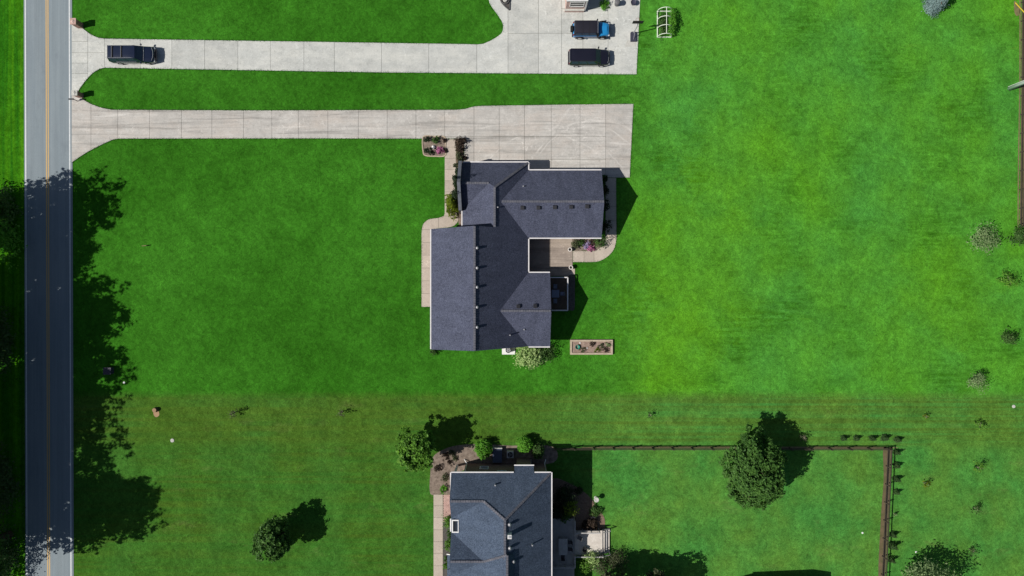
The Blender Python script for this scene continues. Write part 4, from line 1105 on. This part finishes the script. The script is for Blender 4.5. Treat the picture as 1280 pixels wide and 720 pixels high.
for k, (px, py) in enumerate(((725, 428.5), (733.7, 434.8))):
    x, y = P(px, py); s = thing('garden_stone', 'white stone in the raised timber bed, ' + ('nearest the teal bucket', 'in the middle of the soil')[k], 'stone', (x, y, .2))
    MB().lathe((x, y, .18), [(0.0, -.02), (.08, 0), (.10, .05), (.06, .09), (0, .10)], 7).build('stone', M['white'], s)

# ------------------------------------------------------------------ around the blue grey roofed house
sheet('mulch_ground', 'brown mulch ground at the corner of the blue grey roofed house', [(538, 617), (538, 590), (541, 572), (552, 563), (570, 557), (600, 555), (640, 557), (690, 558), (692, 578), (640, 582), (590, 585), (566, 596), (566, 616), (552, 617)], M['mulch_pale'], .02)
sheet('mulch_ground', 'brown mulch ground in front of the blue grey roofed house', [(553.8, 653), (560, 652.5), (566, 653), (566, 700), (566, 740), (560, 742), (553.8, 740), (553.8, 700)], M['mulch_dark'], .02)
sheet('mulch_ground', 'brown mulch ground behind the blue grey roofed house', [(690, 600), (712, 604), (734, 618), (748, 636), (756, 650), (752, 668), (728, 668), (700, 660), (690, 640)], M['mulch'], .02)
shrub('shrub', 'round bright green shrub nearest the spreading lawn tree at the north wall', P(604.5, 559), (1.0, 1.1, .95), 'leaf_vivid', 3200, .20, 210, bump=.12, spread=.09, inner=.55)
shrub('shrub', 'round bright green shrub beside the air conditioner at the north wall', P(655.5, 553.5), (.95, .95, .95), 'leaf_vivid', 3200, .20, 211, bump=.12, spread=.09, inner=.55)
shrub('shrub', 'dark green shrub at the north east corner of the house wall', P(672.5, 562), (.75, .95, .85), 'leaf_mid', 2000, .19, 212, bump=.12, spread=.09, inner=.5)
for k, (px, py, r) in enumerate(((557, 570, .5), (565, 566, .45), (548, 585, .5), (556, 596, .55), (563, 578, .4), (570, 573, .35))):
    shrub('shrub', ('low brown', 'low grey brown', 'sprawling brown', 'wide brown', 'small tangled brown', 'tiny brown')[k] + ' shrub in the mulch under the round lawn tree', P(px, py), (r, r, r * .6), ('leaf_plum', 'leaf_olive')[k % 2], int(500 * r), .16, 220 + k)
for k, (px, py, r, mt, lb) in enumerate(((555, 610, .42, 'leaf_vivid', 'small bright shrub at the top end of the brick paving'), (560.5, 650.5, .72, 'leaf_bright', 'round shrub below the brick paving at the front walk'), (563, 664, .45, 'leaf_mid', 'small shrub between the two round shrubs at the front wall'),
                                          (565, 671, .5, 'leaf_mid', 'low shrub under the front eave'), (562, 679, .68, 'leaf_bright', 'round shrub beside the low porch roof'), (559, 697, .4, 'leaf_mid', 'small shrub at the bottom edge by the front walk'), (558, 706, .35, 'leaf_bright', 'tiny shrub at the bottom edge of the front bed'))):
    shrub('shrub', lb, P(px, py), (r, r, r * .85), mt, int(900 * r), .17, 230 + k)
# hatch, AC, small boxes at the north wall
x, y = P(622, 569)
o = thing('cellar_hatch', 'navy sloping cellar hatch at the north wall', 'hatch', (x, y))
x0, y1 = P(616, 559.5); x1, y0 = P(627.5, 576)
MB().add([(x0, y0, 0), (x1, y0, 0), (x1, y1, 0), (x0, y1, 0), (x0, y0, .9), (x1, y0, .9), (x1, y1, .55), (x0, y1, .55)], [(0, 1, 5, 4), (1, 2, 6, 5), (2, 3, 7, 6), (3, 0, 4, 7), (4, 5, 6, 7)]).build('hatch', M['ac_blue'], o)
MB().bbox(x0 - .03, x1 + .03, y1 + .0, y1 + .10, 0, .62).build('edge', M['stone'], o)
x, y = P(637.8, 566.5)
o = thing('air_conditioner', 'square air conditioner with round fan at the north wall', 'air conditioner', (x, y))
MB().box((x, y, .42), (.84, .84, .80)).build('housing', M['metal'], o, bevel=.04)
MB().lathe((x, y, .825), [(.34, 0), (.34, .02), (0, .02)], 18).build('fan_guard', M['dark_metal'], o)
for k in range(3):
    a = k * 2.09; MB().bar((x, y, .855), (x + .28 * math.cos(a), y + .28 * math.sin(a), .855), .12, .012).build('fan_blade', M['grey_plastic'], o)

# back deck, two levels
zx0 = 4.25; zx1 = P(717, 0)[0]; zy1 = P(0, 645)[1]; zy0 = P(0, 745)[1]
D2 = thing('deck', 'shaded grey upper deck behind the blue grey roofed house', 'deck', (6.0, -30.5, 0))
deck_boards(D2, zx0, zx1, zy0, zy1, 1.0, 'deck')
railing(D2, [(zx1, zy1), (zx1, P(0, 664)[1])], 1.0, .95, 'deck', balus=True)
railing(D2, [(zx0, P(0, 702)[1]), (zx1, P(0, 702)[1]), (zx1, P(0, 688)[1])], 1.0, .95, 'deck')
for k, x in enumerate((zx0 + .2, zx1 - .2)):
    for y in (zy1 - .2, -31.0, -33): MB().bbox(x - .07, x + .07, y - .07, y + .07, 0, .95).build('support_post', M['deck'], D2)
lx0 = zx1 + .05; lx1 = P(752, 0)[0]; ly1 = P(0, 660.5)[1]; ly0 = P(0, 690)[1]
D3 = thing('deck', 'sunlit pale lower deck with rails beside the shaded deck', 'deck', ((lx0 + lx1) / 2, (ly0 + ly1) / 2, 0))
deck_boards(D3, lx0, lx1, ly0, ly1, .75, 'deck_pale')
railing(D3, [(lx0, ly1), (lx1 - .4, ly1)], .75, .9, 'deck'); railing(D3, [(lx0, ly0), (lx1, ly0)], .75, .9, 'deck')
for k in range(3):
    MB().bbox(lx1 + .02 + k * .33, lx1 + .30 + k * .33, ly0 + .1, ly1 - .1, .55 - k * .19, .60 - k * .19).build('step', M['deck_pale' if k != 1 else 'deck'], D3)
for s_, y in ((0, ly0 + .02), (1, ly1 - .02)):
    MB().bar((lx1, y, .45), (lx1 + 1.0, y, .02), .06, .22).build('stringer', M['deck'], D3)
    MB().bar((lx1, y, 1.5), (lx1 + 1.0, y, .95), .07, .07).build('stair_rail', M['deck'], D3)
    MB().bbox(lx1 + .93, lx1 + 1.03, y - .05, y + .05, 0, .95).build('post', M['deck'], D3)
tx, ty = P(702.5, 677); table('long grey table on the shaded upper deck', tx, ty, 1.0, 1.1, 2.0, 'deck')
for k, (ax, ay, rz) in enumerate(((.85, .45, math.pi / 2), (.85, -.4, math.pi / 2), (0, -1.35, 0))):
    chair(('dark chair right of the long grey table, nearer the shrubs', 'dark chair right of the long grey table, nearer the bottom edge', 'dark chair at the bottom end of the long grey table')[k], tx + ax, ty + ay, 1.0, rz, 'dark_metal', 'chairs around the long deck table')
x, y = P(723, 668); chair('grey armchair in the shaded corner of the pale lower deck', x, y, .75, 1.2, 'grey_plastic', 'chairs on the lower deck')
x, y = P(730, 682); chair('dark lounge chair at the lower rail of the pale deck', x, y, .75, -.4, 'trim', 'chairs on the lower deck')
for k, (px, py, r, h, mt, lb) in enumerate(((706, 618, 1.5, 1.3, 'leaf_deep', 'large dark shrub in the house shadow above the upper deck'), (712, 630, 1.0, 1.5, 'leaf_yellow', 'sunlit yellow green shrub beside the upper deck'), (697, 637, 1.0, 1.0, 'leaf_deep', 'dark shrub between the wall and the upper deck'), (706, 643, .8, 1.0, 'leaf_mid', 'leafy shrub at the top end of the upper deck'),
                                             (745, 638, .75, .3, 'leaf_mid', 'low green plant on the bare patch by the pale deck'), (741, 652, .7, .5, 'leaf_plum', 'dark plum shrub at the top of the pale deck'), (732, 654, .6, .45, 'leaf_plum', 'small plum shrub next to the deck corner'), (723, 612, .5, .7, 'leaf_deep', 'dark shrub at the edge of the house shadow'))):
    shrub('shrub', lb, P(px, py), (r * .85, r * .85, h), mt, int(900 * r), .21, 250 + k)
x, y = P(741, 648); o = thing('fire_bowl', 'round dark fire bowl near the pale deck', 'fire bowl', (x, y))
MB().lathe((x, y, 0), [(.12, 0), (.3, .3), (.38, .42), (.34, .42), (.2, .3), (0, .28)], 16).build('bowl', M['dark_metal'], o, smooth=True)
x, y = P(744.5, 622); o = thing('bird_bath', 'small pale bird bath at the tip of the house shadow', 'bird bath', (x, y))
MB().lathe((x, y, 0), [(.2, 0), (.08, .1), (.07, .75), (.32, .85), (.32, .92), (.27, .92), (0, .86)], 14).build('bird_bath', M['stone'], o, smooth=True)
for k, (px, py, r, h, mt, lb) in enumerate(((738, 692, .9, 1.2, 'leaf_pale', 'pale green shrub just below the pale deck'), (731, 700, 1.0, 1.1, 'leaf_bright', 'bright shrub at the bottom edge between the decks'), (750, 702, 1.2, 1.2, 'leaf_olive', 'olive shrub at the bottom edge under the pale deck steps'), (770, 700, 1.3, 1.2, 'leaf_olive', 'broad olive shrub at the bottom edge right of the pale deck'))):
    shrub('shrub', lb, P(px, py), (r, r, h), mt, int(900 * r), .2, 270 + k)

# ------------------------------------------------------------------ trees
tree('lawn_tree', 'round light green tree at the corner of the blue grey roofed house', 'tree', P(525.5, 552.5), 6.4, (2.8, 2.8, 2.5), 'leaf_bright', 9500, .40, 301, group=None, spread=.045, per=22, shape='lobes', lobes=34, lobe_r=.34)
tree('lawn_tree', 'dark oval tree standing alone on the lower left lawn', 'tree', P(350.5, 661), 5.9, (2.6, 3.15, 2.6), 'leaf_tree', 10500, .36, 302, spread=.045, per=22, shape='lobes', lobes=30, lobe_r=.36)
tree('lawn_tree', 'largest spreading dark green tree across the wooden fence', 'tree', P(930, 574.5), 8.0, (3.95, 5.3, 3.3), 'leaf_tree', 26000, .38, 303, spread=.04, per=24, shape='lobes', lobes=46, lobe_r=.30)
tree('lawn_tree', 'grey green tree at the bottom edge right of the decks', 'tree', P(762, 716), 6.8, (2.9, 2.4, 2.8), 'leaf_olive', 6500, .34, 304, spread=.05, per=20, shape='lobes', lobes=20, lobe_r=.40)
tree('lawn_tree', 'tree at the bottom edge between the decks and shed casting a ragged shadow', 'tree', P(812, 724), 6.6, (3.4, 2.7, 2.6), 'leaf_olive', 7500, .34, 305, spread=.05, per=20, shape='lobes', lobes=20, lobe_r=.40)
tree('lawn_tree', 'sparse grey leaved tree at the bottom edge right of the fence', 'tree', P(1142, 716), 6.0, (3.2, 2.4, 2.4), 'leaf_grey', 4200, .30, 306, bump=.35, spread=.14)
tree('conifer', 'blue grey spruce at the top edge of the back lawn', 'tree', P(1164, 8.5), 3.6, (1.15, 1.15, 1.55), 'leaf_spruce', 4200, .17, 307, cz=1.75, shape='cone', bark='bark')
# the row of tall roadside trees: their crowns lean out of the frame, their shade covers the road
big = [leaf_mesh('crown', M['leaf_mid'], (14000, 15000, 12500)[k], (5.8, 5.8, 8.2), .50, 401 + k, (0, 0, 11.0), spread=.04, per=26, shape='lobes', lobes=26, lobe_r=.36) for k in range(3)]
bigt = [trunk_mb(18, .38, 410 + k, 11, (5.6, 5.6, 8.0), 9).build('trunk', M['bark'], None, local=True, smooth=True, data_only=True) for k in range(3)]
roadside = [(-30, 296, 0, .98, 0.3), (-52, 355, 1, .98, 1.4), (-16, 424, 0, 1.0, 2.6), (-22, 482, 0, 1.02, 3.9), (-28, 540, 1, .98, 4.4), (-36, 602, 2, 1.0, 5.2), (12, 668, 1, 1.06, 1.9), (-75, 655, 1, 1.0, 0.6), (-80, 425, 1, 1.05, 4.9), (-84, 532, 0, 1.02, 2.2), (-96, 578, 1, 1.0, 3.7)]
ordw = ['first', 'second', 'third', 'fourth', 'fifth', 'sixth', 'seventh', 'eighth', 'ninth']
for k, (px, py, j, s, rz) in enumerate(roadside):
    x, y = P(px, py)
    lab = ('tall roadside tree at the left edge, %s from the top of the shaded row' % ordw[k]) if k < 7 else ('tall tree behind the roadside row, ' + ('nearest the bottom left corner', 'highest of the back row', 'second highest of the back row', 'third highest of the back row')[k - 7])
    o = thing('roadside_tree', lab, 'tree', (x, y, 0), rz, 'tall trees along the road')
    o.scale = (s, s, s)
    link('trunk', bigt[j], o); link('crown', big[j], o)
shrub('shrub', 'sunlit yellow green bush at the left edge below the verge', P(8, 296), (2.2, 2.6, 2.2), 'leaf_vivid', 2600, .32, 420, bump=.35)
shrub('shrub', 'leafy bush at the left edge where the road shade begins', P(4, 262), (2.4, 2.6, 2.4), 'leaf_mid', 2800, .32, 421, bump=.35)
shrub('shrub', 'dark bush at the left edge in the middle of the road shade', P(2, 430), (2.4, 4.6, 2.3), 'leaf_dark', 3200, .34, 424, bump=.35)
shrub('shrub', 'dark bush at the bottom left corner beside the road', P(6, 690), (2.2, 4.0, 2.4), 'leaf_dark', 3400, .34, 423, bump=.35)
shrub('shrub', 'dark bush at the left edge in the lower road shade', P(6, 600), (2.4, 4.2, 2.2), 'leaf_dark', 3000, .34, 422, bump=.35)

# young planted trees along the eastern lawn
def sapling(label, px, py, r, h, mt, n, seed, leaf=.22, bark='bark_pale', mulch=None):
    x, y = P(px, py)
    o = thing('young_tree', label, 'tree', (x, y, 0), 0, 'young planted trees on the lawns')
    trunk_mb(h, .045, seed, h * .62, (r, r, h * .38), 7).build('trunk', M[bark], o, local=True, smooth=True)
    link('crown', leaf_mesh('crown', M[mt], n, (r, r, h * .36), leaf, seed, (0, 0, h * .62), bump=.4, spread=.2, per=8), o)
    return o
sapling('pale twiggy young tree, the biggest beside the eastern edge of the lawn', 1222, 297, 1.45, 2.6, 'leaf_grey', 1500, 501, .2)
sapling('young tree at the very right edge below the end of the eastern fence', 1268, 296, 1.1, 2.2, 'leaf_mid', 800, 502)
sapling('small yellow green young tree on the right edge, upper of two', 1254, 350, .85, 1.9, 'leaf_bright', 520, 503)
sapling('small dark young tree on the right edge, lower of two', 1254, 422, .85, 1.9, 'leaf_mid', 560, 504)
sapling('pale young tree with speckled leaves above the mowing line', 1213, 474.5, 1.0, 2.3, 'leaf_grey', 900, 505, .18)
sapling('tiny sapling just below the mowing line on the right', 1220, 529.5, .55, 1.3, 'leaf_bright', 170, 506, .2)
sapling('tiny sapling in the middle of the lower right column', 1219, 583, .6, 1.4, 'leaf_bright', 180, 507, .2)
sapling('thin sapling, lower in the right column', 1216, 634, .6, 1.4, 'leaf_mid', 150, 508, .2)
sapling('thin sapling near the bottom right tree', 1211, 686, .6, 1.3, 'leaf_mid', 110, 509, .2)
sapling('very small sapling northeast of the fence corner', 1154, 519.5, .35, 1.1, 'leaf_yellow', 70, 510, .18)
sapling('yellow green sapling east of the fence row', 1154, 603, .45, 1.3, 'leaf_yellow', 100, 511, .2)
sapling('tiny thin sapling right of the middle on the mowing line', 811, 517.5, .4, 1.4, 'leaf_mid', 60, 512, .18)
sapling('thin sapling on the lower left lawn, left of two', 296, 514.5, .5, 1.7, 'leaf_olive', 110, 513, .18)
sapling('thin sapling on the lower left lawn, right of two', 429, 514, .5, 1.5, 'leaf_olive', 90, 514, .18)
sapling('thin bare sapling by the largest tree shadow at the fence', 1001, 545, .45, 1.5, 'leaf_olive', 70, 515, .18)

# row of small cone shaped evergreens outside the fence corner
cone_m = leaf_mesh('crown', M['leaf_dark'], 1500, (.46, .46, .70), .11, 520, (0, 0, .74), shape='cone', bump=.06, inner=.7, spread=.05)
cone_t = MB().tube([(0, 0, 0), (0, 0, .9)], [.05, .02], 6).build('trunk', M['bark'], None, local=True, data_only=True)
cones = [(1060, 548), (1076, 548), (1096, 548), (1111, 547.5), (1127.5, 550), (1126, 565.5), (1126, 582), (1125.5, 599), (1126, 615.5), (1121.5, 669), (1120.5, 682.5), (1119, 700)]
clab = ['leftmost cone evergreen above the fence', 'second cone evergreen from the left above the fence', 'third cone evergreen from the left above the fence', 'fourth cone evergreen above the fence', 'cone evergreen at the outer fence corner',
        'first cone evergreen below the fence corner', 'second cone evergreen below the fence corner', 'third cone evergreen below the fence corner', 'fourth cone evergreen below the corner, above the gap with the dead one',
        'first cone evergreen below the dead one', 'second cone evergreen below the dead one', 'lowest cone evergreen by the fence']
for k, (px, py) in enumerate(cones):
    h = 1.1; x, y = P(px - 4, py + .5, .55)
    o = thing('cone_evergreen', clab[k], 'evergreen', (x, y, 0), k * 1.3, 'small cone evergreens along the fence'); s = rng.uniform(.78, 1.2); o.scale = (s, s * rng.uniform(.85, 1.15), s * rng.uniform(.85, 1.15))
    link('trunk', cone_t, o); link('crown', cone_m, o)
x, y = P(1117, 641.5)
o = thing('cone_evergreen', 'dead whitish evergreen stump in the gap of the fence row', 'evergreen', (x, y, 0)); 
link('crown', leaf_mesh('crown', M['leaf_grey'], 90, (.28, .28, .4), .12, 530, (0, 0, .5), shape='cone'), o); MB().tube([(0, 0, 0), (0, 0, .8)], [.05, .02], 6).build('trunk', M['bark_pale'], o, local=True)

# ------------------------------------------------------------------ fences
def fence(label, pts, h=1.25, rails=(.30, .72, 1.14), step=2.4):
    o = thing('fence', label, 'fence', (pts[0][0], pts[0][1], 0))
    for a, b in zip(pts[:-1], pts[1:]):
        a = Vector((*a, 0)); b = Vector((*b, 0)); n = max(1, round((b - a).length / step))
        for i in range(n + 1):
            p = a.lerp(b, i / n)
            if i == 0 and a != Vector((*pts[0], 0)): continue
            MB().box((p.x, p.y, h / 2 - .1), (.13, .13, h + .2)).build('post', M['fence'], o)
        for i in range(n):
            p = a.lerp(b, i / n); q = a.lerp(b, (i + 1) / n)
            for z in rails:
                MB().bar(p + Vector((0, 0, z)), q + Vector((0, 0, z)), .045, .13).build('rail', M['fence'], o)
    return o
fence('dark wooden rail fence running along and down the back yard', [P(693, 559.5), P(1108.5, 559.8), P(1100.5, 740)])
sheet('bare_strip', 'dry brown grass strip under the right run of the yard fence', [(1104, 561), (1111, 561), (1115, 566), (1110.5, 640), (1106, 722), (1098, 722), (1101.5, 640), (1104.5, 600)], M['straw_brown'], .012)
sheet('bare_strip', 'dry grass strip under the long run of the yard fence', [(740, 558.3), (900, 558.2), (1104, 558.5), (1104, 561), (1000, 561), (900, 560.7), (800, 560.6), (740, 560.4)], M['straw'], .012)
fence('wooden fence along the eastern edge of the back lawn', [P(1276.5, -20), P(1276, 120), P(1274, 284)])
sheet('bare_strip', 'dry pale grass line along the eastern fence', [(1274.3, -20), (1274, 100), (1272.4, 200), (1271.8, 286), (1273.2, 286), (1274, 200), (1275.6, 100), (1275.8, -20)], M['straw'], .012)
sheet('bare_strip', 'brown untrimmed ground outside the eastern fence', [(1277, -20), (1276.4, 120), (1274.3, 284), (1300, 284), (1300, -20)], M['straw_brown'], .010, smooth=False)

# utility pole with guy wire
x, y = P(1261.5, 110.5)
o = thing('utility_pole', 'pale utility pole standing at the eastern fence', 'utility pole', (x, y, 0))
MB().tube([(x, y, -.2), (x, y, 10.5)], [.24, .17], 12).build('pole', M['pole'], o, smooth=True)
MB().tube([(x + .02, y - .27, 0), (x + .02, y - .23, 4)], .05, 8).build('conduit', M['dark_metal'], o)
MB().tube([(x - .1, y + .2, 0), (x - .08, y + .18, 6)], .05, 8).build('conduit', M['white'], o)
MB().bbox(x - .06, x + .06, y - 1.2, y + 1.2, 9.6, 9.75).build('crossarm', M['bark_pale'], o)
for k in (-1, 0, 1): MB().lathe((x, y + k * 1.0, 9.75), [(.05, 0), (.09, .06), (.04, .12), (.08, .18), (0, .24)], 10).build('insulator', M['grey_plastic'], o)
gx, gy = P(1268.8, 3)
a = Vector((gx, gy, 0)); b = Vector((x, y, 9.5))
gw = MB().tube([a, b], .012, 5).build('guy_wire', M['dark_metal'], o)
MB().tube([a.lerp(b, .01), a.lerp(b, .26)], .06, 8).build('guy_guard', M['yellow'], o)
sheet('bare_patch', 'worn dry patch of grass at the guy wire anchor', [(1267.5, 2), (1271, 3), (1274, 9), (1274.5, 17), (1271, 20), (1268, 15)], M['straw'], .012)

# ------------------------------------------------------------------ small things on the lawns
x, y = P(195, 512); o = thing('stump', 'cut tree stump with bare dirt on the lower left lawn', 'stump', (x, y))
MB().lathe((x, y, 0), [(.34, -.05), (.30, .1), (.27, .42), (.0, .44)], 11).build('stump', M['bark'], o); MB().lathe((x, y, .442), [(.25, 0), (0, .004)], 11).build('cut_face', M['dirt'], o)
sheet('bare_patch', 'patch of bare dirt in front of the stump', [(192.5, 513), (198, 514), (199, 519), (195, 521.5), (192, 518)], M['dirt'], .012)
for k, (px, py, r, lb) in enumerate(((215.5, 550.5, .24, 'pale round utility cover on the lower left lawn'), (155.3, 478.2, .14, 'tiny white marker disc in the tree shade by the road'), (1267, 508, .21, 'pale round cover near the right edge at the mowing line'), (1078, 666, .12, 'small white disc inside the fenced yard'), (1145, 690, .12, 'small white disc left of the bottom right tree'))):
    x, y = P(px, py); o = thing('ground_cover_disc', lb, 'cover', (x, y))
    MB().lathe((x, y, 0), [(r, -.03), (r, .04), (r * .85, .06), (0, .065)], 14).build('lid', M['stone' if r > .2 else 'white'], o)
x, y = P(181, 307.5); o = thing('yard_stake', 'thin stake lying on the left lawn', 'stake', (x, y))
MB().bar((x - .35, y, .06), (x + .4, y + .03, .42), .08, .05).build('stake', M['straw'], o)
MB().bbox(x + .36, x + .44, y - .01, y + .07, 0, .44).build('peg', M['bark'], o)
x, y = P(138, 463); o = thing('utility_box', 'low dark utility box in the tree shade beside the road', 'utility box', (x, y))
MB().box((x, y, .35), (.9, .8, .7)).build('box', M['base_plastic'], o, bevel=.04); MB().box((x, y, .72), (.96, .86, .05)).build('lid', M['base_plastic'], o)

# ------------------------------------------------------------------ ragged grass overhanging the paving edges
def fringe(label, outline_px, dens, seed):
    g = random.Random(seed); m = MB(); pts = [P(*p) for p in outline_px]
    for a, b in zip(pts[:-1], pts[1:]):
        if (abs(a[0]) > 64 and abs(b[0]) > 64) or max(a[1], b[1]) > 37: continue
        L_ = math.hypot(b[0] - a[0], b[1] - a[1])
        for _ in range(int(L_ * dens)):
            t = g.random(); x = a[0] + (b[0] - a[0]) * t + g.gauss(0, .06); y = a[1] + (b[1] - a[1]) * t + g.gauss(0, .06)
            an = g.uniform(0, 6.28); h = g.uniform(.05, .13); w = g.uniform(.02, .045); dx, dy = math.cos(an), math.sin(an)
            m.add([(x - dy * w, y + dx * w, .0), (x + dy * w, y - dx * w, .0), (x + dx * h * .9, y + dy * h * .9, .05 + h * .6)], [(0, 1, 2)])
    o = m.build('grass_fringe', M['lawn'])
    tag(o, label, 'grass', kind='stuff')
fringe('ragged grass along the edge of the pale northern driveway', n_drive[1:], 45, 1)
fringe('ragged grass along the edge of the weathered garage driveway', s_drive[1:], 45, 2)
fringe('ragged grass along the front walk of the slate roofed house', walk_px, 35, 3)
fringe('ragged grass along the curved garden walk', ewalk[1:], 35, 4)
